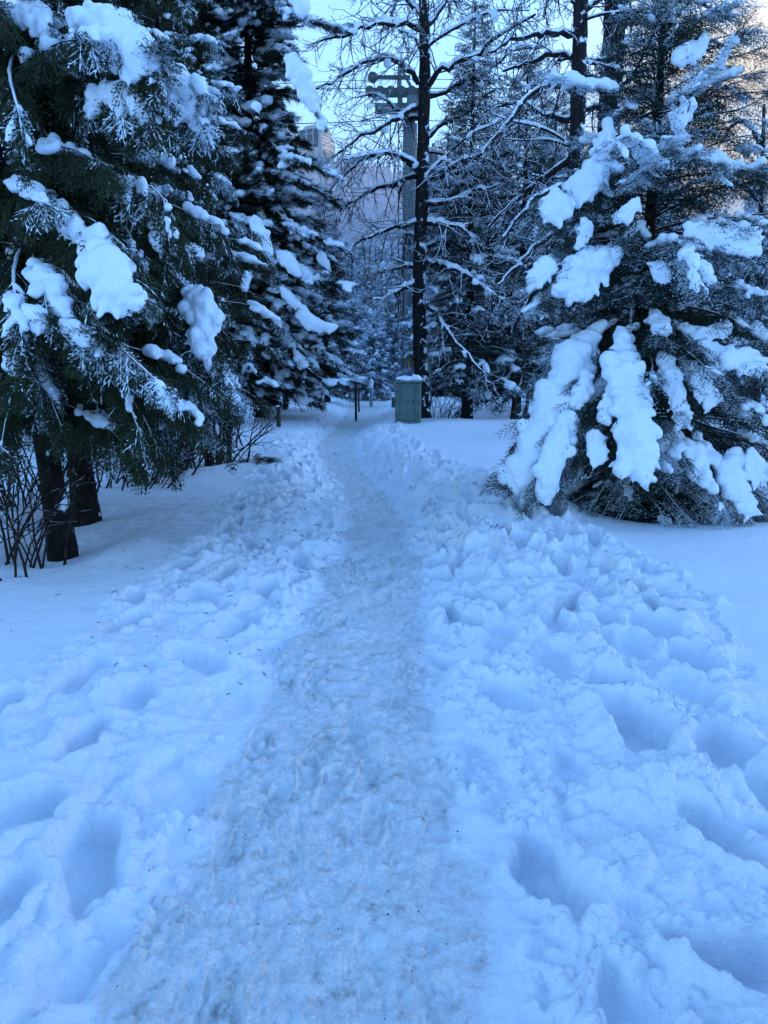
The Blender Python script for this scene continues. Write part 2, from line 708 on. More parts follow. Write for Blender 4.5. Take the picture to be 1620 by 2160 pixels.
CEDAR1 = gp(140, 1175, 0.05)
CEDAR2 = gp(187, 1102, 0.08)
CEDAR3 = gp(368, 990, 0.1)
PINE = gp(545, 886, 0.15)
FIR = gp(1332, 1080, 0.12)
BARE1 = gp(893, 893, 0.12)
SPRUCE1 = gp(985, 888, 0.1)
WELLS += [(CEDAR1[0], CEDAR1[1], 0.45, 0.10), (CEDAR2[0], CEDAR2[1], 0.5, 0.10), (CEDAR3[0], CEDAR3[1], 0.7, 0.10),
          (FIR[0] + 0.35, FIR[1] + 0.25, 1.0, 0.26), (FIR[0] + 0.9, FIR[1] + 0.1, 0.7, 0.20), (SPRUCE1[0] + 0.5, SPRUCE1[1], 1.6, 0.2)]

_r = np.random.default_rng(21)
PRINTS = []      # x, y, angle, half length, half width, depth


def right_w(y):
    return np.interp(y, [0, 1.5, 2.6, 3.6, 5.2, 8.1, 11.5, 16, 25], [1.2, 1.15, 1.15, 1.4, 1.6, 1.45, 1.25, 1.2, 0.8])


def left_w(y):
    return np.interp(y, [0, 1.5, 2.6, 3.6, 6.2, 8.5, 11.5, 16, 25], [1.3, 1.25, 1.2, 1.1, 1.2, 1.3, 1.0, 0.8, 0.6])


def scatter_prints(side, n, y0, y1, dmin, dep, big=1.0):
    k = 0
    tries = 0
    while k < n and tries < n * 60:
        tries += 1
        y = y0 + (y1 - y0) * _r.random() ** 1.25
        xl, xr = path_edges(np.array([y]))
        w = (right_w if side > 0 else left_w)(y)
        off = 0.14 + (w - 0.18) * _r.random()
        x = xr[0] + off if side > 0 else xl[0] - off
        if any((x - p[0]) ** 2 + ((y - p[1]) * 0.75) ** 2 < dmin ** 2 for p in PRINTS):
            continue
        edge = off / w
        PRINTS.append((x, y, _r.normal(0.0, 0.35) - 0.12 * side, big * (0.13 + 0.08 * _r.random()), big * (0.055 + 0.045 * _r.random()),
                       dep * (0.35 + 0.95 * _r.random()) * (0.75 + 0.35 * edge)))
        k += 1


scatter_prints(1, 34, 1.1, 4.2, 0.30, 0.105, 1.25)
scatter_prints(1, 80, 4.2, 9.5, 0.22, 0.125)
scatter_prints(1, 55, 9.5, 22, 0.32, 0.10)
scatter_prints(-1, 26, 1.1, 5.0, 0.32, 0.08, 1.25)
scatter_prints(-1, 50, 5.0, 12, 0.25, 0.115)
scatter_prints(-1, 25, 12, 22, 0.30, 0.09)
# a few stray prints where the walkers stepped out into the smooth snow
for px, py in ((1420, 1250), (1360, 1200), (1270, 1150), (700, 935), (655, 925), (600, 935)):
    x, y = ground_pt(px, py, 0.2)
    PRINTS.append((x, y, -0.9, 0.19, 0.075, 0.11))
# a small animal's trail over the smooth snow
_tr = [(1395, 1205), (1430, 1230), (1480, 1268), (1515, 1305), (1535, 1345), (1560, 1380)]
for (ax, ay), (bx, by) in zip(_tr[:-1], _tr[1:]):
    p_, q_ = ground_pt(ax, ay, 0.15), ground_pt(bx, by, 0.15)
    for k in range(4):
        f = k / 4
        PRINTS.append((p_[0] + (q_[0] - p_[0]) * f, p_[1] + (q_[1] - p_[1]) * f, 0.5, 0.035, 0.022, 0.016))
# faint boot soles pressed into the trodden path: x, y, angle
SOLES = []
for _ in range(75):
    y = 1.2 + 9.0 * _r.random() ** 1.3
    xl, xr = path_edges(np.array([y]))
    SOLES.append((xl[0] + (xr[0] - xl[0]) * _r.uniform(0.05, 0.95), y, _r.normal(0, 0.22), _r.uniform(0.006, 0.016)))
PRINTS = np.array(PRINTS)


def ground(x, y, detail=True):
    """height, path weight and litter-and-shade weight at x, y"""
    x, y = np.asarray(x, float), np.asarray(y, float)
    xl, xr = path_edges(y)
    wob = 0.11 * n2(x, y, 1.9, 3.1) + 0.07 * n2(x, y, 5.5, 8.2) + 0.03 * n2(x, y, 14.0, 18.2)
    dl, dr = xl - x + wob, x - xr + wob
    d = np.maximum(dl, dr)
    right = dr > dl
    W = np.where(right, right_w(y), left_w(y)) + 0.25 * n2(x, y, 1.6, 5.5)
    bank_h = np.where(right, 0.15, 0.10) + 0.10 * sstep(6, 11, y)
    near = sstep(60, 25, np.abs(y))
    rise = sstep(-0.05, 0.75, d)
    far_out = sstep(0.5, 3.0, d)
    h = bank_h * rise * near + 0.04 * far_out * near
    h += 0.05 * fbm2(x, y, 0.35, 3, 2.0) * sstep(0.2, 1.5, d)
    # land rolls further out
    rr = np.hypot(x, y)
    h += sstep(30, 220, rr) * (1.5 * n2(x, y, 0.02, 4.4) + 0.6)
    # a mound against the fir and the drift under the cedars
    h += 0.22 * np.exp(-(((x - FIR[0] + 1.25) / 0.6) ** 2 + ((y - FIR[1] + 0.7) / 0.9) ** 2))
    h += 0.10 * np.exp(-(((x - CEDAR1[0] - 0.45) / 0.35) ** 2 + ((y - CEDAR1[1] + 0.05) / 0.4) ** 2))
    h += 0.10 * np.exp(-(((x - CEDAR2[0] - 0.35) / 0.4) ** 2 + ((y - CEDAR2[1] + 0.1) / 0.4) ** 2))
    for wx, wy, wr, wd in WELLS:
        q = ((x - wx) ** 2 + (y - wy) ** 2) / wr ** 2
        h -= wd * np.exp(-q * q)
    churn = sstep(0.03, 0.16, d) * sstep(W + 0.18, W - 0.15, d) * sstep(40, 20, y) * sstep(-3, 0, y)
    left_soft = np.where(right, 1.0, np.where(y < 4.6, 0.55, 1.0))
    path = 1 - sstep(-0.12, 0.12, d)
    if detail:
        # prints
        D = np.zeros_like(x)
        Rm = np.zeros_like(x)
        wx_ = x + 0.065 * n2(x, y, 5, 1.0) + 0.022 * n2(x, y, 13, 41.0) + 0.008 * n2(x, y, 24, 2.0)
        wy_ = y + 0.075 * n2(x, y, 5, 31.0) + 0.022 * n2(x, y, 13, 51.0) + 0.008 * n2(x, y, 24, 12.0)
        for px, py, an, hl, hw, dp in PRINTS:
            m = np.nonzero((np.abs(x - px) < 0.5) & (np.abs(y - py) < 0.5))[0]
            if not len(m):
                continue
            ux, uy = wx_[m] - px, wy_[m] - py
            a = ux * math.sin(an) + uy * math.cos(an)
            b = ux * math.cos(an) - uy * math.sin(an)
            q = np.sqrt((a / hl) ** 2 + (b / hw) ** 2)
            tilt = 1 + 0.25 * a / hl
            D[m] = np.maximum(D[m], dp * tilt * sstep(1.12, 0.72, q))
            Rm[m] = np.maximum(Rm[m], np.exp(-((q - 1.35) / 0.32) ** 2) * dp)
        h -= D
        calm = 1 - 0.8 * np.clip(D / 0.05, 0, 1)
        churn = churn * calm
        h += 0.22 * Rm * (1 + 1.4 * n2(x, y, 11, 6.0))
        # broken crumbly snow
        wl = worley2(x + 0.02 * n2(x, y, 15, 3), y, 7.0)
        lump = (0.55 - wl) * 0.024
        wl2 = worley2(x, y + 0.012 * n2(x, y, 30, 9), 19.0, 77)
        crumb = np.clip(0.42 - wl2, -0.1, 1) * 0.048
        patchy = sstep(-0.25, 0.35, n2(x, y, 1.4, 9.0) + 0.25 * sstep(0.5, 0.05, d))
        h += churn * left_soft * (lump + crumb * patchy)
        h += churn * left_soft * 0.034 * fbm2(x, y, 5.0, 5, 4.0, 0.58)
        rg = 1 - np.abs(n2(x, y, 3.2, 14.0)) * 2.2
        h += churn * left_soft * (0.020 * rg + 0.060 * fbm2(x, y, 1.9, 2, 91.0))
        wl3 = worley2(x + 0.01 * n2(x, y, 40, 2), y, 34.0, 13)
        h += churn * np.clip(0.40 - wl3, 0, 1) * 0.022 * sstep(-0.1, 0.4, n2(x, y, 2.6, 44.0))
        h += path * np.clip(0.36 - wl3, 0, 1) * 0.010 * sstep(0.0, 0.5, n2(x, y, 3.1, 47.0))
        # broken crust: tilted plates
        cxw, cyw = x + 0.035 * n2(x, y, 6, 61), y + 0.035 * n2(x, y, 6, 66)
        ck = sstep(-0.15, 0.35, n2(x, y, 0.9, 71.0) + 0.1)
        h += churn * left_soft * ck * (0.042 * cells2(cxw, cyw, 4.5, 3) + 0.028 * cells2(cxw, cyw, 11.0, 19))
        h += 0.35 * churn * 0.010 * cells2(x + 0.01 * n2(x, y, 22, 4), y, 30.0, 29)
        # edge crumbs rolled on to the path
        ed = np.exp(-((d - 0.0) / 0.17) ** 2)
        h += ed * np.clip(0.36 - worley2(x, y, 13.0, 31), 0, 1) * 0.13 * sstep(-0.2, 0.3, n2(x, y, 2.0, 22))
        # trodden surface
        tr = path * (0.012 * fbm2(x, y, 4.5, 4, 40.0, 0.55) - 0.016 * sstep(0.30, 0.1, worley2(x, y * 0.6, 3.3, 55)))
        h += tr + path * 0.012 * fbm2(x, y, 15.0, 4, 60.0, 0.65)
        for px, py, an, dp in SOLES:
            m = np.nonzero((np.abs(x - px) < 0.3) & (np.abs(y - py) < 0.3))[0]
            if not len(m):
                continue
            ux, uy = x[m] + 0.010 * n2(x[m], y[m], 18, 5) - px, y[m] - py
            a = (ux * math.sin(an) + uy * math.cos(an)) / 0.145
            bq = (ux * math.cos(an) - uy * math.sin(an)) / (0.050 * (0.78 + 0.30 * np.abs(a + 0.15)))
            q = np.maximum(np.abs(a) ** 2.6 + np.abs(bq) ** 2.6, 0)
            h[m] -= dp * sstep(1.25, 0.85, q)
            h[m] += 0.5 * dp * np.exp(-((q - 1.5) / 0.35) ** 2)
        # soft surface of untouched snow
        un = (1 - churn) * (1 - path)
        h += un * (0.012 * fbm2(x, y, 1.8, 3, 70.0) + 0.003 * fbm2(x, y, 9.0, 3, 80.0))
    # litter under the cedars, spread wider to paint in their shade
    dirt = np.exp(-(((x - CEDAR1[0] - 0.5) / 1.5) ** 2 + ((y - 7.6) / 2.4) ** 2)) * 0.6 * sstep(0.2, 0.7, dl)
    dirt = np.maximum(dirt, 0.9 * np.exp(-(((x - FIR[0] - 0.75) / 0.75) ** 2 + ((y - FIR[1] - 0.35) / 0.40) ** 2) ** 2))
    return h, path, dirt


def gz(x, y):
    return float(ground(np.array([x]), np.array([y]), False)[0][0])


def build_ground():
    th = np.concatenate([np.arange(-180, -44, 4.0), np.linspace(-44, 44, 760), np.arange(48, 180, 4.0)])
    th = np.radians(th)
    rs = [0.35]
    while rs[-1] < 900:
        r = rs[-1]
        k = 0.0043 if r < 9.5 else (0.011 if r < 40 else 0.06)
        rs.append(r + max(0.009, r * k))
    rs = np.array(rs)
    Rg, Tg = np.meshgrid(rs, th, indexing='ij')
    x, y = (Rg * np.sin(Tg)).ravel(), (Rg * np.cos(Tg)).ravel()
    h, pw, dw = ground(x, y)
    V = np.stack([x, y, h], 1)
    nr, nth = len(rs), len(th)
    i = np.arange(nr - 1)[:, None] * nth
    j = np.arange(nth)[None, :]
    jn = (j + 1) % nth
    F = np.stack([i + j, i + jn, i + nth + jn, i + nth + j], -1).reshape(-1, 4)[:, ::-1]
    # centre fan
    V = np.vstack([V, [[0, 0, float(np.mean(h[:nth]))]]])
    pw = np.append(pw, 1.0)
    dw = np.append(dw, 0.0)
    c = len(V) - 1
    jj = np.arange(nth)
    F3 = np.stack([np.full(nth, c), (jj + 1) % nth, jj], 1)
    # vertex normals of the whole sheet, so that path and bank shade without a seam
    N = np.zeros_like(V)
    fn = np.cross(V[F[:, 2]] - V[F[:, 0]], V[F[:, 3]] - V[F[:, 1]])
    for a in range(3):
        for b in range(4):
            N[:, a] += np.bincount(F[:, b], fn[:, a], len(V))
    N = nrm(N)
    N[-1] = (0, 0, 1)
    on = pw[F].mean(1) > 0.5
    on &= (V[F[:, 0], 1] < 60) & (V[F[:, 0], 1] > -25)
    for name, ff, f3 in (('snow_ground', F[~on], None), ('path', F[on], F3)):
        idx = np.unique(np.concatenate([ff.ravel(), f3.ravel()]) if f3 is not None else ff.ravel())
        mp = np.full(len(V), -1)
        mp[idx] = np.arange(len(idx))
        b = MB()
        b.add(V[idx], [mp[ff]] + ([mp[f3]] if f3 is not None else []), path=pw[idx], dirt=dw[idx])  # dirt holds litter and painted shade
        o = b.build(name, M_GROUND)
        o.data.normals_split_custom_set_from_vertices(N[idx].tolist())
        o['kind'] = 'structure'


build_ground()


# ------------------------------------------------------------------ conifers
def trunk_obj(parent, base, top, r0, r1, mat, k=12, n=24, wob=0.03, flare=1.35, curve=None):
    t = np.linspace(0, 1, n)
    P = np.outer(1 - t, base) + np.outer(t, top)
    if curve is not None:
        P = resample(curve, n)
    P[:, 0] += wob * np.sin(t * 7 + base[0])
    P[:, 1] += wob * np.cos(t * 5 + base[1])
    Rr = r0 * (1 - t) + r1 * t
    Rr = Rr * (1 + (flare - 1) * np.exp(-t * n / 1.6)) * (1 + 0.05 * np.sin(t * 40))
    V, F = tube(P, Rr, k)
    V = V + (0.10 * Rr.mean()) * fbm3(V, 6.0, 2)[:, None] * nrm(V - np.repeat(np.vstack([P, P[:1], P[-1:]]), [k] * n + [1, 1], 0)[:len(V)] + 1e-6)
    b = MB()
    b.add(V, F)
    return b.build('trunk', mat, parent)


def bough_line(p0, az, L, up0, droop, tip, n, r):
    """curve leaving p0 at azimuth az, elevation up0, bending down by droop and up again at the tip"""
    s = np.linspace(0, 1, n)
    el = up0 - droop * s + tip * s ** 3
    a = az + 0.25 * r.normal() * s
    step = L / (n - 1)
    d = np.stack([np.cos(el) * np.sin(a), np.cos(el) * np.cos(a), np.sin(el)], 1)
    P = p0 + np.vstack([[0, 0, 0], np.cumsum(d[:-1] * step, 0)])
    P[:, 2] += 0.02 * L * np.sin(s * 9 + az) * s
    return P


def tang(P):
    T = np.empty_like(P)
    T[1:-1] = P[2:] - P[:-2]
    T[0] = P[1] - P[0]
    T[-1] = P[-1] - P[-2]
    return nrm(T)


def clothe(mb, wood, P, temps, spacing, size, frost, r, s0=0.15, ang=(50, 72), droop=(0.1, 0.5), wood_r=0.012, taper=0.75, roll_sd=0.3, wood_k=4, hang=0.0, E=None, lump=0.25, lsz=(0.30, 0.13, 0.075), lmin=0.018):
    """sprays along both sides of the bough P"""
    seg = np.linalg.norm(np.diff(P, axis=0), axis=1)
    L = seg.sum()
    cum = np.concatenate([[0], np.cumsum(seg)]) / L
    n = max(3, int(L * (1 - s0) / spacing))
    s = s0 + (1 - s0) * (np.arange(n) + r.random(n)) / n
    pos = np.stack([np.interp(s, cum, P[:, c]) for c in range(3)], 1)
    T = tang(P)
    td = nrm(np.stack([np.interp(s, cum, T[:, c]) for c in range(3)], 1))
    sd = nrm(np.cross(td, np.array([0, 0, 1.0])))
    sg = np.where(np.arange(n) % 2 == 0, 1.0, -1.0)
    a = np.radians(r.uniform(ang[0], ang[1], n)) * (1 - 0.45 * s)
    D = td * np.cos(a)[:, None] + sd * (np.sin(a) * sg)[:, None]
    D[:, 2] -= r.uniform(droop[0], droop[1], n) + hang
    sz = size * (1 - taper * np.clip(s - 0.15, 0, 1) * 0.75) * r.uniform(0.65, 1.25, n) * np.clip(0.45 + L, 0.5, 1.15)
    # leading shoots at the tip
    k = 4
    pos = np.vstack([pos, np.repeat(P[-2:-1], k, 0)])
    D = np.vstack([nrm(D), nrm(T[-1] + 0.25 * r.normal(size=(k, 3)))])
    sz = np.append(sz, size * r.uniform(0.5, 0.9, k))
    sa = np.append(s, np.ones(k))
    fa = frost + 0.85 * (sa - 0.72)  # frost thinned inward to paint the crown's inside in shade
    place(mb, temps, pos, D, sz, r.normal(0, roll_sd, len(pos)), fa, r)
    if E is not None:
        Dn = nrm(D)
        cl = fbm3(pos, 1.3, 2)
        pick = np.nonzero((r.random(len(pos)) < lump * (0.4 + sa)) & (cl + (frost - 0.5) * 0.8 > -0.12))[0]
        Fm = frames(Dn)
        for q in pick:
            if pos[q, 2] < 0.42:
                continue
            z_ = sz[q]
            u = r.uniform(0.1, 0.6)
            c_ = pos[q] + Dn[q] * z_ * u + np.array([0, 0, 0.05 * z_ - 0.10 * u * u * z_])
            g_ = r.uniform(0.6, 1.25)
            E.append((c_, (max(lmin * 1.6, z_ * lsz[0] * g_), max(lmin * 1.1, z_ * lsz[1] * g_ * r.uniform(0.7, 1.4)), max(lmin, z_ * lsz[2] * g_)), Fm[q]))
    if wood is not None:
        wood.add(*tube(P, np.linspace(wood_r * (0.6 + 0.4 * L), wood_r * 0.25, len(P)), wood_k))


def load(E, P, width, thick, r, s0=0.3, s1=1.0, dens=0.6, step=0.07, lift=0.03, seed=0.0):
    """snow lumps lying along the top of bough P"""
    seg = np.linalg.norm(np.diff(P, axis=0), axis=1)
    L = seg.sum()
    cum = np.concatenate([[0], np.cumsum(seg)]) / L
    n = max(2, int(L * (s1 - s0) / step))
    T = tang(P)
    for i in range(n):
        s = s0 + (s1 - s0) * (i + r.random()) / n
        p = np.array([np.interp(s, cum, P[:, c]) for c in range(3)])
        k = perlin((p[None] * 2.2 + seed))[0]
        if k < 0.5 - dens:
            continue
        t = np.array([np.interp(s, cum, T[:, c]) for c in range(3)])
        sd = nrm(np.cross(t, [0, 0, 1.0]))
        env = math.sin(PI * min(1, max(0.05, (s - s0) / (s1 - s0) * 0.9 + 0.08))) ** 0.5
        M = frames(t[None])[0]
        for _ in range(2):
            w = width * env * r.uniform(0.35, 0.95) * (0.8 + 0.9 * max(0, k))
            off = r.normal(0, 0.42) * width * env
            c = p + sd * off + t * r.normal(0, step) + np.array([0, 0, lift + 0.2 * thick - 0.55 * abs(off) + r.normal(0, 0.25) * thick])
            E.append((c, (max(step * 0.8, w * r.uniform(0.7, 1.2)), w * 0.8, min(w, thick * r.uniform(0.7, 1.5))), M))


def conifer_parts(parent, base, H, z0, rad_fn, nb, temps, spacing, size, mat, r, up0=0.1, droop=0.6, tip=0.5, frost=0.5, trunk_r=0.12,
                  snow=(0.10, 0.05), dens=0.5, voxel=0.03, bark=None, seg=9, lean=(0, 0), ang=(50, 72), sdroop=(0.1, 0.5), hang=0.0,
                  E=None, extra=(), zpow=1.0, wood_r=0.012, skip=None, step=0.07, disp=0.010, roll_sd=0.3, fd_top=0.0, taper=0.75, lump=0.25, lsz=(0.30, 0.13, 0.075), clumps=()):
    base = np.asarray(base, float)
    top = base + np.array([lean[0], lean[1], H])
    bark = bark or M_BARK
    trunk_obj(parent, base - [0, 0, 0.25], top, trunk_r, trunk_r * 0.12, bark)
    mb, wood = MB(), MB()
    E = [] if E is None else E
    ga = 2.399963
    for i in range(nb):
        f = ((i + 0.5) / nb) ** zpow
        z = z0 + (H - z0) * f
        az = i * ga + r.normal(0, 0.25)
        L = rad_fn(z, az) * r.uniform(0.78, 1.15)
        if L < 0.12:
            L = 0.12
        p0 = base + (top - base) * (z / H)
        if skip is not None and skip(z, az):
            continue
        rise = (1 - f)
        P = bough_line(p0, az, L, up0 + 0.5 * f + r.normal(0, 0.08), droop * (0.6 + 0.6 * rise) + r.normal(0, 0.08), tip, seg, r)
        P[:, 2] = np.maximum(P[:, 2], base[2] + 0.10)
        fr = frost + fd_top * f + r.normal(0, 0.08)
        clothe(mb, wood, P, temps, spacing, size, fr, r, wood_r=wood_r, ang=ang, droop=sdroop, hang=hang, roll_sd=roll_sd, taper=taper, E=E, lump=lump, lsz=lsz, lmin=voxel * 1.15)
        if r.random() < dens:
            load(E, P, snow[0] * np.clip(0.35 + L * 0.7, 0.5, 1.3), snow[1], r, 0.25 + 0.3 * r.random(), 1.0, 0.55, step=step, seed=i * 3.3)
    for P, fr, sz in extra:
        clothe(mb, wood, P, temps, spacing * 0.7, sz, fr, r, wood_r=wood_r * 1.2, ang=ang, droop=sdroop, hang=hang, roll_sd=roll_sd, taper=taper, E=E, lump=lump * 1.2, lsz=lsz, lmin=voxel * 1.15)
    # sprays that stick out round and under the big snow pillows
    for pts in clumps:
        C = np.array([at(p[0], p[1], p[3]) for p in pts])
        Wd = np.array([p[2] / FPX * p[3] for p in pts])
        if len(C) == 1:
            C = np.vstack([C, C + [0.05, 0, -0.05]])
            Wd = np.append(Wd, Wd)
        P = resample(C, 12)
        T = tang(P)
        n = int(10 + 260 * Wd.mean() * np.linalg.norm(np.diff(C, axis=0), axis=1).sum() / max(size, 0.2) * 0.3 / spacing * 0.1)
        ss = r.random(n)
        i_ = (ss * 11.99).astype(int)
        lat = nrm(np.cross(T[i_], np.array([0, 1.0, 0])))
        sg = np.where(r.random(n) < 0.5, -1.0, 1.0)
        wv = np.interp(ss, np.linspace(0, 1, len(Wd)), Wd)
        off = r.uniform(0.2, 0.8, n) * sg
        loc = P[i_] + lat * (off * wv)[:, None] + np.stack([0 * ss, 0.35 * wv, -0.25 * wv], 1)
        D = lat * sg[:, None] * 0.75 + T[i_] * 0.55 + np.stack([0 * ss, r.normal(-0.1, 0.3, n), -r.uniform(0.1, 0.7, n)], 1)
        place(mb, temps, loc, D, size * r.uniform(0.45, 0.85, n), r.normal(0, 0.4, n), np.full(n, frost + 0.05), r)
    # leader
    clothe(mb, None, np.stack([top - [0, 0, 0.4], top - [0, 0, 0.2], top + [0, 0, 0.1]]), temps, spacing * 0.5, size * 0.5, frost, r)
    mb.build('crown', mat, parent, smooth=False)
    wood.build('bough_wood', M_TWIG, parent)
    build_blobs('snow_cover', E, voxel, parent, disp=disp)


def px_line(pts, n=12):
    """(px, py, depth) list -> smooth world curve"""
    return resample(np.array([at(*p) for p in pts]), n)


def clump(parent, pts, voxel=0.016, thick=0.65, seed=0, finger=0):
    """big snow pillow: list of (px, py, halfwidth px, depth) along its spine"""
    r = np.random.default_rng(900 + seed)
    C = np.array([at(p[0], p[1], p[3]) for p in pts])
    Wd = np.array([p[2] / FPX * p[3] for p in pts])
    L = np.linalg.norm(np.diff(C, axis=0), axis=1).sum() if len(C) > 1 else 0.0
    n = max(1, int(L / (Wd.mean() * 0.32)) + 1)
    if len(C) > 1:
        P = resample(C, max(n, 3))
        Wi = np.interp(np.linspace(0, 1, len(P)), np.linspace(0, 1, len(Wd)), Wd)
    else:
        P, Wi = C, Wd
    E = []
    for p, w in zip(P, Wi):
        w = w * r.uniform(0.84, 1.06)
        p = p + np.array([r.normal(0, 0.10), r.normal(0, 0.08), r.normal(0, 0.06)]) * w
        k0 = 0.62 if finger else 0.84
        E.append((p, (w * k0, w * thick, w * 0.78)))
        for k in range(4 if finger else 3):
            a = r.uniform(0, 2 * PI)
            q = w * r.uniform(0.22, 0.55)
            rr = r.uniform(0.55, 0.95)
            c = p + np.array([math.cos(a) * w * rr, -w * thick * 0.45 * r.uniform(-0.3, 1), math.sin(a) * w * 0.8 * rr])
            E.append((c, (q, q * 0.8, q * r.uniform(0.7, 1.2))))
        # drips along the lower edge
        if r.random() < 0.8:
            q = w * r.uniform(0.16, 0.30)
            E.append((p + np.array([r.uniform(-0.8, 0.8) * w, -0.1 * w, -w * r.uniform(0.7, 1.0)]), (q, q, q * 1.7)))
    # snow that has slid along the side sprays: a feathered outline
    if finger and len(C) > 1:
        T = tang(P)
        for i in range(len(P) * finger):
            j = r.integers(0, len(P))
            w, p, t = Wi[j], P[j], T[j]
            lat = nrm(np.cross(t, [0, 1.0, 0])) * (1 if r.random() < 0.5 else -1)
            d = nrm(lat * 0.8 + t * 0.65 + np.array([0, -0.1, -0.25]) + 0.15 * r.normal(size=3))
            ln = w * r.uniform(0.65, 1.15)
            c = p + d * ln * 0.95 + np.array([0, -w * 0.1, -0.1 * w])
            E.append((c, (ln * 0.62, w * r.uniform(0.14, 0.24), w * r.uniform(0.12, 0.20)), frames(d[None])[0]))
    W, F = blob_mesh(E, voxel, 0.030, 3.6, 5 if finger else 8)
    W = W + 0.006 * np.stack([perlin(W * 30.0), perlin(W * 30.0 + 9), perlin(W * 30.0 + 17)], 1)
    b = MB()
    b.add(W, F)
    return b.build('snow_clump', M_SNOW, parent)


# ---- the right-hand fir


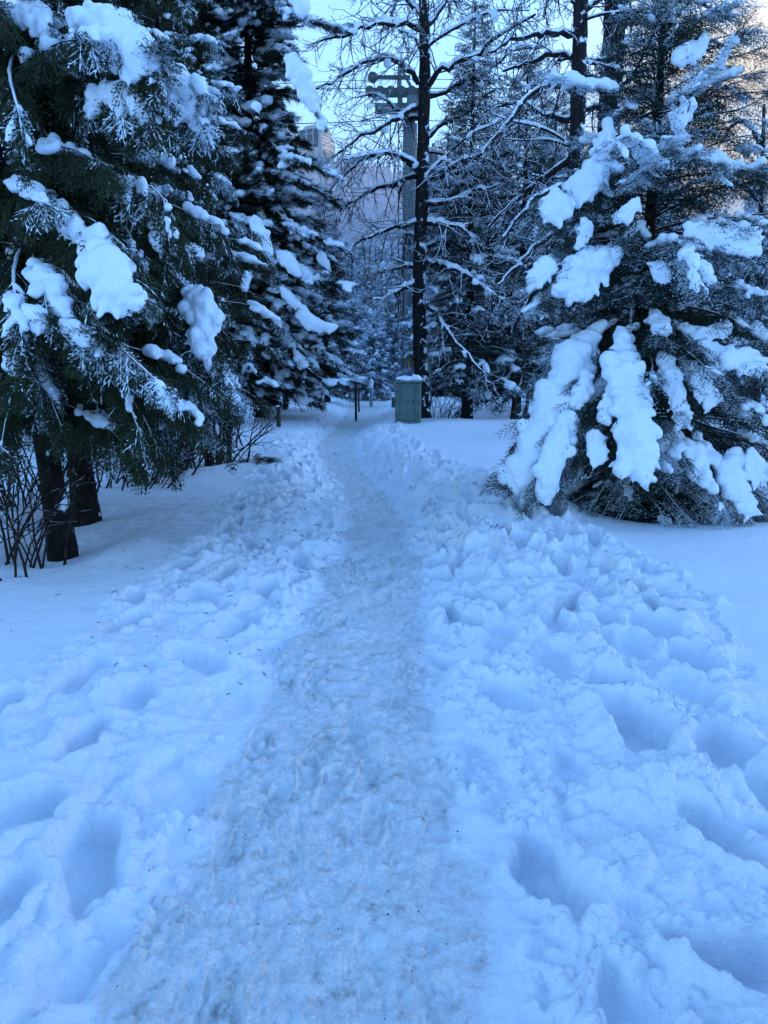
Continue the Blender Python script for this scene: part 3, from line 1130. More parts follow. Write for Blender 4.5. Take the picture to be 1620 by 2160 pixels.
def make_fir():
    r = np.random.default_rng(101)
    x, y = FIR
    z = gz(x, y)
    base = np.array([x, y, z])
    t = thing('fir_tree', 'big snow-laden fir standing alone right of the trodden path, boughs bent to the ground', 'tree', base)

    def radf(zz, az):
        R0 = np.interp(zz, [0.2, 0.8, 1.6, 3.0, 4.0, 5.0, 5.75], [1.25, 1.38, 1.36, 1.10, 0.78, 0.40, 0.10])
        return R0 * (1 + float(np.interp(zz, [1.0, 3.0], [0.16, 0.30])) * math.sin(az))

    def D(py):  # boughs nearer the camera lower down
        return np.interp(py, [0, 1000], [7.6, 6.6])
    extra = []

    def ex(pts, fr=0.75, sz=0.34):
        extra.append((px_line(pts), fr - 0.38, sz))
    # long boughs that read in the photo
    ex([(1335, 620, 7.9), (1330, 700, 7.2), (1335, 850, 6.8), (1345, 985, 6.6)], 0.85)
    ex([(1330, 660, 7.9), (1250, 720, 7.3), (1160, 860, 7.0), (1090, 990, 6.9)], 0.9)
    ex([(1330, 680, 7.9), (1280, 800, 7.1), (1210, 900, 6.8), (1190, 1000, 6.7)], 0.8)
    ex([(1345, 640, 7.9), (1440, 700, 7.2), (1500, 760, 6.9), (1540, 840, 6.8)], 0.8, 0.36)
    ex([(1345, 560, 7.9), (1430, 560, 7.2), (1530, 520, 7.0), (1650, 560, 6.9)], 0.8, 0.40)
    ex([(1345, 540, 7.9), (1420, 510, 6.9), (1450, 540, 6.5), (1470, 600, 6.3)], 0.95, 0.36)
    ex([(1345, 640, 7.9), (1470, 650, 7.3), (1580, 690, 7.1), (1680, 760, 7.0)], 0.75, 0.40)
    ex([(1345, 720, 7.9), (1450, 740, 7.2), (1560, 750, 6.9), (1650, 800, 6.8)], 0.8, 0.40)
    ex([(1345, 800, 7.9), (1430, 880, 7.2), (1520, 990, 6.9), (1580, 1080, 6.8)], 0.7, 0.34)
    ex([(1345, 820, 7.9), (1440, 920, 7.0), (1490, 1020, 6.7), (1530, 1080, 6.6)], 0.6, 0.34)
    ex([(1345, 780, 7.9), (1450, 880, 7.5), (1570, 920, 7.4), (1640, 960, 7.3)], 0.75, 0.30)
    ex([(1325, 560, 7.9), (1260, 560, 7.4), (1190, 600, 7.1), (1120, 650, 7.0)], 0.75, 0.34)
    ex([(1325, 420, 7.9), (1260, 400, 7.4), (1200, 440, 7.2), (1150, 480, 7.1)], 0.75, 0.32)
    ex([(1345, 330, 7.9), (1400, 320, 7.2), (1440, 270, 6.9), (1470, 150, 6.8)], 0.9, 0.34)
    ex([(1345, 400, 7.9), (1370, 340, 7.0), (1330, 290, 6.7), (1300, 300, 6.6)], 0.9, 0.34)
    ex([(1345, 250, 7.9), (1450, 200, 7.4), (1520, 130, 7.2), (1560, 60, 7.1)], 0.8, 0.34)
    ex([(1345, 300, 7.9), (1460, 250, 7.4), (1560, 230, 7.2), (1620, 200, 7.1)], 0.7, 0.34)
    ex([(1345, 370, 7.9), (1450, 330, 7.4), (1540, 350, 7.2), (1600, 370, 7.1)], 0.6, 0.34)
    ex([(1335, 220, 7.9), (1280, 190, 7.4), (1220, 180, 7.2), (1170, 160, 7.1)], 0.9, 0.30)
    ex([(1335, 160, 7.9), (1370, 90, 7.5), (1390, 30, 7.4), (1400, -30, 7.4)], 0.95, 0.30)
    cl = [
        [(1312, 700, 22, 7.05), (1320, 780, 40, 6.75), (1332, 850, 42, 6.6), (1340, 930, 46, 6.5), (1335, 985, 34, 6.45)],
        [(1255, 700, 26, 7.3), (1205, 760, 44, 7.1), (1170, 840, 50, 6.95), (1145, 910, 52, 6.85), (1122, 980, 46, 6.8), (1100, 1012, 32, 6.8)],
        [(1195, 880, 22, 6.75), (1170, 950, 34, 6.65), (1160, 1010, 30, 6.6), (1150, 1045, 24, 6.6)],
        [(1150, 560, 26, 7.0), (1130, 590, 18, 6.95)],
        [(1270, 545, 34, 7.1), (1230, 580, 40, 7.0), (1200, 610, 28, 6.95)],
        [(1275, 355, 26, 7.3), (1235, 385, 32, 7.2), (1215, 400, 22, 7.2)],
        [(1180, 430, 32, 7.05), (1160, 445, 24, 7.0)],
        [(1235, 470, 18, 7.1), (1225, 510, 14, 7.05)],
        [(1460, 490, 22, 6.9), (1530, 500, 26, 6.85), (1590, 510, 20, 6.85)],
        [(1450, 700, 20, 7.1), (1500, 700, 22, 7.0), (1530, 690, 14, 7.0)],
        [(1545, 750, 28, 6.8), (1590, 765, 26, 6.8)],
        [(1440, 760, 20, 7.0), (1480, 810, 24, 6.8), (1500, 840, 20, 6.8)],
        [(1540, 970, 26, 6.9), (1550, 1020, 28, 6.8), (1580, 1075, 22, 6.7)],
        [(1590, 960, 24, 6.85), (1600, 1010, 22, 6.8)],
        [(1255, 920, 26, 6.6), (1265, 960, 22, 6.55)],
        [(1285, 280, 24, 7.4), (1265, 330, 18, 7.3)],
        [(1440, 120, 20, 7.3), (1480, 90, 16, 7.3)],
        [(1400, 930, 24, 6.9), (1420, 985, 20, 6.8)],
        [(1235, 800, 20, 6.9), (1215, 850, 14, 6.8)],
        [(1480, 560, 16, 6.5), (1500, 590, 10, 6.5)],
        [(1228, 740, 40, 7.2), (1195, 820, 50, 7.05), (1165, 910, 56, 6.9), (1142, 990, 52, 6.85), (1118, 1030, 36, 6.8)],
        [(1400, 760, 18, 6.9), (1425, 830, 22, 6.75), (1440, 890, 18, 6.7)],
        [(1290, 830, 14, 6.7), (1275, 880, 18, 6.6)],
        [(1380, 560, 16, 6.9), (1400, 590, 14, 6.85)],
        [(1340, 430, 16, 6.9), (1310, 460, 16, 6.9)],
        [(1420, 250, 14, 7.0), (1440, 290, 12, 7.0)],
    ]
    E = []
    for P, fr, sz in extra:
        load(E, P, 0.10, 0.045, r, 0.35, 0.95, 0.5, step=0.05, seed=sz * 9)
    conifer_parts(t, base, 5.75, 0.12, radf, 270, FIR_NEAR, 0.047, 0.36, M_FIR, r, up0=0.12, droop=0.95, tip=0.35, frost=0.20, lump=0.26, trunk_r=0.115,
                  snow=(0.075, 0.035), dens=0.5, voxel=0.016, bark=M_BARK, extra=extra, E=E, zpow=1.3, sdroop=(0.15, 0.7), fd_top=0.15, step=0.05, clumps=cl)
    for i, c in enumerate(cl):
        clump(t, c, 0.013, 0.55, i, 0 if i in (1, 2, 20) else 3)


# ---- the left cedars
BIG_CEDAR = [
    (0, [(155, 30, 24, 5.9), (205, 55, 40, 5.8), (255, 85, 52, 5.65), (285, 130, 34, 5.55), (310, 130, 20, 5.5)]),
    (0, [(195, 190, 16, 5.75), (198, 235, 16, 5.7)]),
    (0, [(225, 190, 26, 5.75), (275, 205, 30, 5.65), (310, 225, 26, 5.6)]),
    (1, [(355, 135, 20, 6.5), (375, 180, 34, 6.4), (395, 220, 30, 6.35), (405, 250, 16, 6.3)]),
    (0, [(40, 395, 18, 6.0), (85, 420, 26, 5.8), (125, 455, 28, 5.6), (165, 490, 26, 5.4)]),
    (0, [(195, 505, 38, 5.35), (220, 550, 54, 5.2), (245, 600, 48, 5.1), (268, 640, 26, 5.05)]),
    (0, [(95, 590, 28, 5.4), (115, 630, 34, 5.3), (140, 665, 20, 5.2)]),
    (1, [(400, 615, 20, 6.5), (430, 650, 44, 6.4), (425, 700, 32, 6.35), (415, 735, 32, 6.3)]),
    (1, [(310, 640, 18, 6.6), (325, 665, 22, 6.5)]),
    (0, [(325, 420, 24, 5.9), (335, 470, 28, 5.8), (350, 520, 22, 5.7)]),
    (0, [(145, 690, 26, 5.15), (180, 705, 24, 5.1)]),
    (0, [(15, 25, 26, 5.9), (70, 25, 26, 5.9), (90, 60, 20, 5.8)]),
    (0, [(60, 660, 24, 5.15), (90, 690, 22, 5.1)]),
    (1, [(415, 170, 12, 6.3), (425, 195, 12, 6.3)]),
    (0, [(105, 105, 28, 5.9), (140, 130, 20, 5.8), (165, 150, 14, 5.8)]),
    (0, [(185, 320, 12, 5.7), (190, 340, 10, 5.7)]),
]


def make_cedars():
    r = np.random.default_rng(202)
    spec = [
        (CEDAR1, 7.2, 0.98, (-0.55, 0.25), 0.105, 1.55, 105, CEDAR_NEAR, 0.032, 0.36,
         'nearest left cedar with drooping sprays, thick pillows of snow and a leaning trunk'),
        (CEDAR2, 8.0, 0.95, (-0.25, 0.2), 0.12, 1.75, 105, CEDAR_NEAR, 0.036, 0.38,
         'second cedar just behind the nearest left one, with a straight dark trunk'),
        (CEDAR3, 8.5, 0.9, (0.0, 0.3), 0.11, 1.7, 100, CEDAR_MID, 0.045, 0.40,
         'third cedar among bare stems, farthest of the left cedar trunks'),
    ]
    roots = []
    big = BIG_CEDAR
    for i, (xy, H, z0, lean, tr, R0, nb, temps, sp, sz, lab) in enumerate(spec):
        base = np.array([xy[0], xy[1], gz(*xy)])
        t = thing('cedar_tree', lab, 'tree', base, 'cedars left of the path')
        extra, E = [], []
        if i == 0:
            for pts, fr in (
                ([(60, 330, 6.6), (110, 430, 6.0), (190, 490, 5.5), (260, 640, 5.2)], 0.35),
                ([(60, 260, 6.6), (180, 380, 6.2), (330, 400, 5.8), (360, 540, 5.6)], 0.45),
                ([(50, 120, 6.8), (150, 60, 6.2), (260, 80, 5.7), (330, 160, 5.5)], 0.25),
                ([(60, 150, 6.8), (150, 190, 6.2), (250, 210, 5.7), (330, 260, 5.6)], 0.3),
                ([(70, 420, 6.6), (70, 540, 5.9), (110, 620, 5.4), (180, 720, 5.1)], 0.65),
                ([(70, 500, 6.6), (160, 640, 5.7), (250, 730, 5.2), (350, 820, 5.0)], 0.7),
                ([(70, 480, 6.6), (30, 560, 5.6), (40, 680, 5.1), (60, 780, 5.0)], 0.75),
                ([(70, 560, 6.6), (160, 720, 5.9), (240, 800, 5.5), (300, 920, 5.3)], 0.5),
                ([(70, 600, 6.6), (60, 700, 5.9), (90, 800, 5.5), (130, 900, 5.3)], 0.55),
                ([(60, 80, 6.8), (20, 140, 5.8), (40, 240, 5.3), (50, 320, 5.2)], 0.5),
                ([(80, 640, 6.6), (200, 760, 6.2), (290, 860, 5.8), (340, 960, 5.6)], 0.55),
            ):
                extra.append((px_line(pts), fr - 0.22, 0.36))
        if i == 1:
            for pts, fr in (
                ([(170, 100, 7.8), (290, 110, 7.0), (380, 170, 6.5), (430, 270, 6.3)], 0.3),
                ([(170, 420, 7.8), (270, 520, 7.1), (390, 600, 6.6), (460, 740, 6.4)], 0.35),
                ([(170, 360, 7.8), (260, 470, 7.1), (310, 600, 6.7), (330, 700, 6.5)], 0.4),
                ([(180, 560, 7.8), (300, 660, 7.2), (420, 740, 6.8), (520, 850, 6.6)], 0.6),
                ([(180, 620, 7.8), (330, 740, 7.2), (430, 830, 6.9), (480, 930, 6.8)], 0.5),
                ([(180, 640, 7.8), (280, 780, 7.2), (340, 880, 6.9), (370, 980, 6.8)], 0.5),
            ):
                extra.append((px_line(pts), fr - 0.22, 0.40))
        for P, fr, s_ in extra:
            load(E, P, 0.07, 0.03, r, 0.35, 0.95, 0.35, step=0.045, seed=fr * 9)
        Rr = R0

        def radf(zz, az, H=H, Rr=Rr):
            return Rr * float(np.interp(zz, [0.8, 1.6, 3.5, H], [0.75, 1.0, 0.9, 0.1]))
        conifer_parts(t, base, H, z0 + 0.25, radf, nb, temps, sp, sz, M_CEDAR, r, up0=0.05, droop=0.75, tip=0.15, frost=-0.02, lump=0.28, trunk_r=tr,
                      snow=(0.085, 0.04), dens=0.75, voxel=0.016 if i < 2 else 0.025, bark=M_BARK_CEDAR, lean=lean, extra=extra, E=E,
                      ang=(40, 75), sdroop=(0.35, 1.1), roll_sd=0.5, step=0.05, zpow=1.1, clumps=[c for k, c in big if k == i])
        roots.append(t)
    for i, (k, c) in enumerate(big):
        clump(roots[k], c, 0.011, 0.65, 50 + i, 1)


# ---- the pine behind the cedars
def make_pine():
    r = np.random.default_rng(303)
    x, y = PINE
    base = np.array([x, y, gz(x, y)])
    t = thing('pine_tree', 'tall dark pine with long upswept needle tufts behind the left cedars', 'tree', base)
    H = 17.0

    def radf(zz, az):
        return float(np.interp(zz, [0.5, 1.5, 4, 6, 8, 12, 17], [1.9, 2.5, 2.3, 1.9, 1.1, 1.3, 0.3]))
    d = y
    extra, E = [], []
    for pts in ([(560, 560, d), (620, 640, d - 1.5), (680, 690, d - 2), (735, 700, d - 2.2)],
                [(560, 640, d), (620, 740, d - 1.5), (680, 800, d - 2), (760, 800, d - 2.2)],
                [(560, 30, d), (610, 30, d - 2), (650, 40, d - 3), (715, 60, d - 3.2)],
                [(560, 120, d), (600, 120, d - 2), (640, 180, d - 3), (680, 260, d - 3.2)],
                [(560, 290, d), (610, 335, d - 2), (650, 345, d - 3), (705, 366, d - 3.2)],
                [(560, 340, d), (620, 380, d - 2), (670, 400, d - 2.6), (715, 430, d - 2.8)],
                [(560, 420, d), (620, 480, d - 2), (670, 500, d - 2.6), (725, 520, d - 2.8)],
                [(560, 500, d), (620, 560, d - 2), (670, 590, d - 2.6), (725, 600, d - 2.8)]):
        extra.append((px_line(pts), 0.25, 0.42))
    for P, fr, s_ in extra:
        load(E, P, 0.15, 0.08, r, 0.3, 0.95, 0.5, step=0.10, seed=fr * 5)
    conifer_parts(t, base, H, 0.9, radf, 330, PINE_T, 0.070, 0.46, M_PINE, r, up0=-0.05, droop=0.75, tip=0.55, frost=0.09, lump=0.50, lsz=(0.42, 0.26, 0.15), trunk_r=0.18,
                  snow=(0.17, 0.09), dens=1.0, voxel=0.036, extra=extra, E=E, ang=(30, 70), sdroop=(-0.2, 0.5), wood_r=0.022, seg=10,
                  step=0.10, disp=0.03, taper=0.3, zpow=1.0)
    for i, c in enumerate([
        [(612, 125, 16, d - 3.2), (632, 155, 24, d - 3.3), (648, 200, 16, d - 3.3), (660, 232, 10, d - 3.3)],
        [(628, 0, 22, d - 3.2), (640, 25, 16, d - 3.2)],
        [(535, 460, 12, d - 3.0), (548, 500, 18, d - 3.0), (562, 530, 14, d - 3.0)],
        [(600, 540, 18, d - 2.8), (625, 575, 12, d - 2.8)],
        [(540, 225, 16, d - 2.8)],
        [(595, 610, 10, d - 2.6), (630, 650, 14, d - 2.6), (665, 685, 15, d - 2.6), (700, 690, 12, d - 2.6)],
        [(520, 580, 14, d - 2.8), (515, 610, 10, d - 2.8)],
        [(680, 540, 14, d - 2.0), (690, 560, 10, d - 2.0)],
    ]):
        clump(t, c, 0.032, 0.7, 80 + i)
    return t


make_fir()
make_cedars()
PINE_TREE = make_pine()


# ------------------------------------------------------------------ bare trees
def twig_curve(p, d, L, r, n=6, sag=0.5, hook=0.9):
    """twig that leaves along d, sags and hooks up at the end"""
    s = np.linspace(0, 1, n)
    D = np.repeat(nrm(d)[None], n, 0)
    D[:, 2] += -sag * np.sin(s * PI * 0.8) + hook * s ** 3
    D += 0.22 * np.cumsum(r.normal(size=(n, 3)), 0) * 0.45
    D = nrm(D)
    return p + np.vstack([[0, 0, 0], np.cumsum(D[:-1] * L / (n - 1), 0)])


def at_s(P, s):
    seg = np.linalg.norm(np.diff(P, axis=0), axis=1)
    cum = np.concatenate([[0], np.cumsum(seg)]) / seg.sum()
    T = tang(P)
    return (np.array([np.interp(s, cum, P[:, c]) for c in range(3)]), nrm(np.array([np.interp(s, cum, T[:, c]) for c in range(3)])))


def ridge(E, P, w, r, s0=0.03, s1=0.97):
    """continuous ridge of snow along the top of a limb, with a few gaps"""
    L = np.linalg.norm(np.diff(P, axis=0), axis=1).sum()
    n = max(4, int(L / (w * 0.55)))
    s = np.linspace(s0, s1, n)
    pts = np.array([at_s(P, v)[0] for v in s])
    T = tang(pts)
    o = r.random() * 60
    k = perlin(np.stack([s * L * 1.1 + o, np.full(n, o), np.full(n, 0.3)], 1))
    k2 = perlin(np.stack([s * L * 3.5 + o, np.full(n, o + 9), np.full(n, 0.7)], 1))
    for i in range(n):
        if k[i] < -0.42:
            continue
        q = w * (0.85 + 0.65 * k[i] + 0.35 * k2[i]) * (1 - 0.45 * s[i])
        fl = math.sqrt(max(0.05, 1 - T[i, 2] ** 2))
        q = max(q * fl, w * 0.3)
        c = pts[i] + np.array([0, 0, q * 0.75]) + r.normal(0, 0.12, 3) * q
        E.append((c, (w * 0.8, q * 0.85, q), frames(T[i][None])[0]))


def bare_branch(parent, P, r0, r, n2nd=9, l2=0.9, n3=4, tw=0.006, snow_w=0.035, fallen=0.25, sag=0.35):
    """one limb with its twigs (part) and the snow lying on it (sub-part)"""
    b = MB()
    L = np.linalg.norm(np.diff(P, axis=0), axis=1).sum()
    b.add(*tube(P, np.linspace(r0, max(tw * 1.4, r0 * 0.32), len(P)), 6))
    E = []
    lines = [(P, snow_w)]
    for i in range(n2nd):
        s = 0.12 + 0.86 * (i + r.random()) / n2nd
        p, t = at_s(P, s)
        d = t * 0.7 + 0.75 * nrm(r.normal(size=3) + np.array([0, 0, -0.25]))
        Q = twig_curve(p, d, l2 * (1.05 - 0.55 * s) * r.uniform(0.5, 1.25), r, 8, sag + 0.3 * r.random(), 0.9)
        b.add(*tube(Q, np.linspace(max(tw * 1.3, r0 * 0.28 * (1.1 - s)), tw * 0.9, len(Q)), 4))
        if r.random() < 0.55:
            lines.append((Q[:6], snow_w * 0.55))
        for j in range(n3):
            s2 = 0.2 + 0.78 * r.random()
            p2, t2 = at_s(Q, s2)
            d2 = t2 * 0.7 + 0.8 * nrm(r.normal(size=3) + np.array([0, 0, -0.15]))
            Q2 = twig_curve(p2, d2, l2 * 0.42 * r.uniform(0.4, 1.2), r, 6, 0.5, 1.3)
            b.add(*tube(Q2, np.linspace(tw, tw * 0.7, len(Q2)), 3))
            for _ in range(2):
                p3, t3 = at_s(Q2, r.uniform(0.3, 0.95))
                Q3 = twig_curve(p3, t3 * 0.5 + 0.8 * nrm(r.normal(size=3) + np.array([0, 0, 0.3])), 0.09 * r.uniform(0.6, 1.8), r, 3, 0.0, 0.6)
                b.add(*tube(Q3, tw * 0.65, 3))
    o = b.build('branch', M_TWIG, parent)
    for Q, w in lines:
        ridge(E, Q, w, r)
    # clots of snow caught in the forks
    for _ in range(int(2 + L * 0.8)):
        if r.random() < 0.5:
            p, t = at_s(P, r.uniform(0.1, 0.95))
            q = snow_w * r.uniform(0.6, 1.2)
            E.append((p + np.array([0, 0, -q * r.uniform(-0.4, 0.9)]) + 0.3 * q * r.normal(size=3), (q * 1.2, q * 0.9, q * 1.1)))
    if E:
        W, F = blob_mesh(E, max(0.018, snow_w * 0.62), 0.010, 16.0, 1)
        sb = MB()
        sb.add(W, F)
        s_ = sb.build('snow_cover', M_SNOW, parent)
        s_.parent = o
        s_.location = (0, 0, 0)


def bare_tree(label, base_xy, H, tr, trunk_px, branches, r, nrand=8, depth=None, zr=(2.5, 12.0), group=None, l2=0.9, lenr=(1.6, 3.2), n2nd=9, tw=0.006, trunk_top=0.5, snow_w=0.04):
    x, y = base_xy
    base = np.array([x, y, gz(x, y)])
    t = thing('bare_tree', label, 'tree', base, group)
    curve = np.array([base - [0, 0, 0.25]] + [at(px, py, y + dy) for px, py, dy in trunk_px])
    n = 40
    C = resample(curve, n)
    Rr = tr * np.linspace(1, trunk_top, n) * (1 + 0.35 * np.exp(-np.arange(n) / 2.0))
    V, F = tube(C, Rr, 14)
    V = V + 0.10 * tr * fbm3(V, 5.0, 3)[:, None] * nrm(np.concatenate([V[:n * 14] - np.repeat(C, 14, 0), [[0, 0, 1], [0, 0, 1]]]))
    b = MB()
    b.add(V, F)
    b.build('trunk', M_BARK, t)
    for pts in branches:
        P = resample(np.array([at(px, py, y + dy) for px, py, dy in pts]), 16)
        L = np.linalg.norm(np.diff(P, axis=0), axis=1).sum()
        P[1:-1] += 0.02 * L * np.random.default_rng(int(pts[0][0] + pts[0][1] * 3)).normal(size=(14, 3)) * 0.5
        bare_branch(t, P, 0.045 + tr * 0.18, r, int(n2nd * (0.5 + L / 4)), l2, 3, tw, snow_w)
    for i in range(nrand):
        z = r.uniform(*zr)
        k = int(np.argmin(abs(C[:, 2] - z)))
        az = r.uniform(0, 2 * PI)
        L = r.uniform(*lenr)
        P = bough_line(C[k], az, L, r.uniform(0.2, 0.7), r.uniform(0.5, 1.3), 0.3, 12, r)
        bare_branch(t, P, tr * 0.2, r, int(n2nd * 0.8), l2, 4, tw, snow_w * 0.9)
    return t


def make_bare():
    r = np.random.default_rng(404)
    br = [
        [(884, 62, 0), (850, 48, -.3), (805, 51, -.6), (738, 71, -.9), (667, 90, -1.2)],
        [(884, 175, 0), (860, 145, -.3), (810, 122, -.6), (765, 133, -.9), (715, 165, -1.1), (667, 187, -1.3)],
        [(880, 228, 0), (830, 253, -.4), (780, 280, -.7), (740, 303, -.9), (706, 331, -1.1)],
        [(884, 362, 0), (850, 332, -.3), (800, 322, -.6), (760, 342, -.9), (720, 375, -1.1), (692, 405, -1.2)],
        [(882, 370, 0), (830, 385, .4), (790, 397, .7), (745, 425, 1.0), (715, 446, 1.3)],
        [(880, 466, 0), (840, 475, -.3), (793, 493, -.6), (755, 512, -.9), (722, 542, -1.1)],
        [(880, 562, 0), (840, 565, .3), (800, 575, .5), (770, 585, .8)],
        [(876, 596, 0), (845, 610, -.4), (810, 628, -.8), (785, 632, -1.0)],
        [(900, 185, 0), (925, 148, -.4), (960, 132, -.6), (1010, 112, -.9), (1080, 62, -1.2), (1130, 30, -1.5)],
        [(900, 198, 0), (950, 188, .4), (1010, 160, .7), (1080, 110, 1.0), (1150, 95, 1.3)],
        [(900, 368, 0), (960, 350, -.5), (1010, 330, -.9), (1060, 285, -1.2), (1120, 222, -1.5)],
        [(902, 376, 0), (960, 362, .4), (1030, 345, .8), (1090, 310, 1.1)],
        [(900, 470, 0), (930, 472, -.3), (970, 480, -.6), (1008, 502, -.8)],
        [(905, 556, 0), (940, 560, -.4), (985, 580, -.8), (1030, 610, -1.1), (1068, 640, -1.3)],
        [(905, 645, 0), (925, 668, -.4), (950, 708, -.8), (985, 748, -1.0), (1020, 790, -1.2), (1045, 825, -1.3)],
        [(908, 650, 0), (960, 664, .3), (1005, 684, .6), (1045, 720, .9), (1075, 752, 1.1)],
        [(895, 60, 0), (930, 20, .4), (970, -30, .7), (1010, -60, 1.0)],
        [(890, 30, 0), (850, -10, .4), (800, -40, .7), (740, -50, 1.0)],
        [(900, 290, 0), (940, 255, .3), (990, 235, .5), (1040, 190, .8)],
        [(900, 430, 0), (945, 425, -.3), (1000, 400, -.6), (1050, 390, -.9)],
        [(890, 250, 0), (850, 240, .5), (800, 200, .9), (760, 205, 1.2)],
        [(900, 520, 0), (950, 510, .3), (1010, 540, .6), (1060, 560, .9)],
    ]
    bare_tree('bare tree beside the green cabinet, long arched limbs carrying ridges of snow', BARE1, 16, 0.20,
              [(884, 640, 0), (890, 400, 0), (896, 150, 0), (893, -60, 0), (893, -260, 0.2)], br, r, 13, zr=(4, 13), l2=1.3, n2nd=20, tw=0.0085, snow_w=0.085)
    # two tall trunks behind the fir
    d2 = 14.5
    p = at(1208, 860, d2)
    br2 = [
        [(1208, 190, 0), (1160, 178, -.4), (1110, 205, -.8), (1060, 265, -1.1), (1015, 325, -1.3)],
        [(1210, 70, 0), (1150, 72, -.4), (1090, 80, -.7), (1030, 110, -1.0)],
        [(1208, 330, 0), (1150, 375, .3), (1090, 420, .6), (1030, 480, .9)],
        [(1208, 400, 0), (1160, 400, -.4), (1110, 440, -.8), (1060, 500, -1.0)],
        [(1215, 30, 0), (1265, 0, .3), (1310, -10, .6)],
        [(1206, 250, 0), (1150, 240, .4), (1100, 215, .8), (1050, 225, 1.1)],
        [(1205, 480, 0), (1150, 500, -.4), (1090, 560, -.7), (1050, 600, -.9)],
        [(1205, 550, 0), (1160, 580, .3), (1110, 640, .6), (1080, 700, .8)],
        [(1210, 120, 0), (1170, 110, .3), (1120, 130, .6), (1060, 150, .9)],
    ]
    bare_tree('tall bare tree just left of the fir with a straight dark trunk', (p[0], d2), 14, 0.15,
              [(1200, 640, 0), (1212, 400, 0), (1222, 120, 0), (1228, -80, 0), (1232, -250, 0)], br2, r, 12, zr=(3, 9), l2=0.8, lenr=(1.2, 2.2), n2nd=13, tw=0.008, trunk_top=0.75, snow_w=0.046)
    d3 = 16.0
    p = at(1262, 840, d3)
    br3 = [
        [(1295, 70, 0), (1330, 40, -.3), (1380, 55, -.6), (1430, 90, -.8), (1470, 100, -1.0)],
        [(1290, 120, 0), (1250, 130, -.3), (1210, 120, -.5), (1170, 130, -.8)],
        [(1300, -10, 0), (1370, -30, .3), (1440, -20, .6), (1500, 20, .9)],
        [(1290, 220, 0), (1240, 230, .3), (1190, 260, .6)],
    ]
    bare_tree('thicker bare trunk behind the top of the fir, crossing the sky at the upper right', (p[0], d3), 15, 0.23,
              [(1270, 600, 0), (1282, 300, 0), (1294, 100, 0), (1300, -80, 0), (1304, -250, 0)], br3, r, 9, zr=(4.5, 10.5), l2=0.8, lenr=(1.4, 2.6), n2nd=12, tw=0.008, trunk_top=0.8, snow_w=0.046)
    d4 = 15.0
    p = at(1600, 880, d4)
    br4 = [
        [(1600, 420, 0), (1570, 395, -.3), (1535, 400, -.5), (1500, 430, -.8)],
        [(1602, 460, 0), (1560, 455, .3), (1520, 470, .5), (1480, 500, .8)],
        [(1605, 300, 0), (1580, 260, .2), (1550, 260, .4), (1525, 300, .6)],
        [(1600, 520, 0), (1570, 540, -.3), (1530, 590, -.6), (1510, 640, -.8)],
        [(1602, 560, 0), (1570, 600, .3), (1540, 640, .6), (1490, 650, .8)],
    ]
    bare_tree('slender bare tree at the right edge of the picture behind the fir boughs', (p[0], d4), 8, 0.07,
              [(1602, 640, 0), (1606, 400, 0), (1612, 220, 0)], br4, r, 3, zr=(2.2, 4), l2=0.6, lenr=(0.8, 1.5), n2nd=10, tw=0.007, trunk_top=0.4, snow_w=0.032)


make_bare()


# ------------------------------------------------------------------ shrubs
def shrub(label, xy, n, H, spread, r, tw=0.006, snowy=False, name='bare_shrub', lean=(0, 0)):
    x, y = xy
    t = thing(name, label, 'shrub', (x, y, gz(x, y)))
    b = MB()
    for i in range(n):
        bx, by = x + r.normal(0, spread * 0.35), y + r.normal(0, spread * 0.35)
        p0 = np.array([bx, by, gz(bx, by) - 0.08])
        d = np.array([r.normal(0, 0.35) + lean[0], r.normal(0, 0.35) + lean[1], 1.0])
        L = H * r.uniform(0.6, 1.15)
        m = 9
        D = np.repeat(nrm(d)[None], m, 0) + np.cumsum(r.normal(size=(m, 3)), 0) * 0.10
        D = nrm(D)
        P = p0 + np.vstack([[0, 0, 0], np.cumsum(D[:-1] * L / (m - 1), 0)])
        R0 = tw * r.uniform(1.0, 2.0)
        b.add(*tube(P, np.linspace(R0, tw * 0.5, m), 5))
        for _ in range(4):
            p, tt = at_s(P, r.uniform(0.25, 0.95))
            Q = twig_curve(p, tt + 0.7 * r.normal(size=3), L * 0.35 * r.uniform(0.4, 1.2), r, 6, 0.1, 0.5)
            b.add(*tube(Q, np.linspace(tw * 0.75, tw * 0.4, 6), 3))
            for _ in range(2):
                p2, t2 = at_s(Q, r.uniform(0.3, 0.95))
                Q2 = twig_curve(p2, t2 + 0.7 * r.normal(size=3), L * 0.15 * r.uniform(0.5, 1.2), r, 4, 0.1, 0.5)
                b.add(*tube(Q2, tw * 0.4, 3))
    b.build('stem_cluster', M_TWIG if snowy else M_STEM, t)


rs_ = np.random.default_rng(505)
shrub('tangle of dark bare stems at the left edge beside the leaning cedar trunk', gp(25, 1200, 0.1), 16, 1.0, 0.5, rs_, 0.008)
shrub('bare stems in shadow behind the leaning cedar trunk, left edge', gp(40, 1080, 0.1), 40, 1.2, 0.9, rs_, 0.007)
shrub('low bare shrub bent to the right beside the second cedar trunk', gp(265, 1035, 0.1), 34, 1.0, 0.6, rs_, 0.008, lean=(0.5, 0))
shrub('bare shrub leaning outward in front of the third cedar trunk', gp(350, 1012, 0.1), 30, 1.0, 0.6, rs_, 0.009, lean=(0.45, -0.1))
shrub('sheaf of thin upright bare stems nearest the post, left of the path', gp(455, 985, 0.12), 56, 1.15, 0.5, rs_, 0.010, lean=(0.1, 0))
shrub('thin bare stems in the gap between second and third cedar', gp(420, 955, 0.12), 46, 1.3, 0.9, rs_, 0.010)
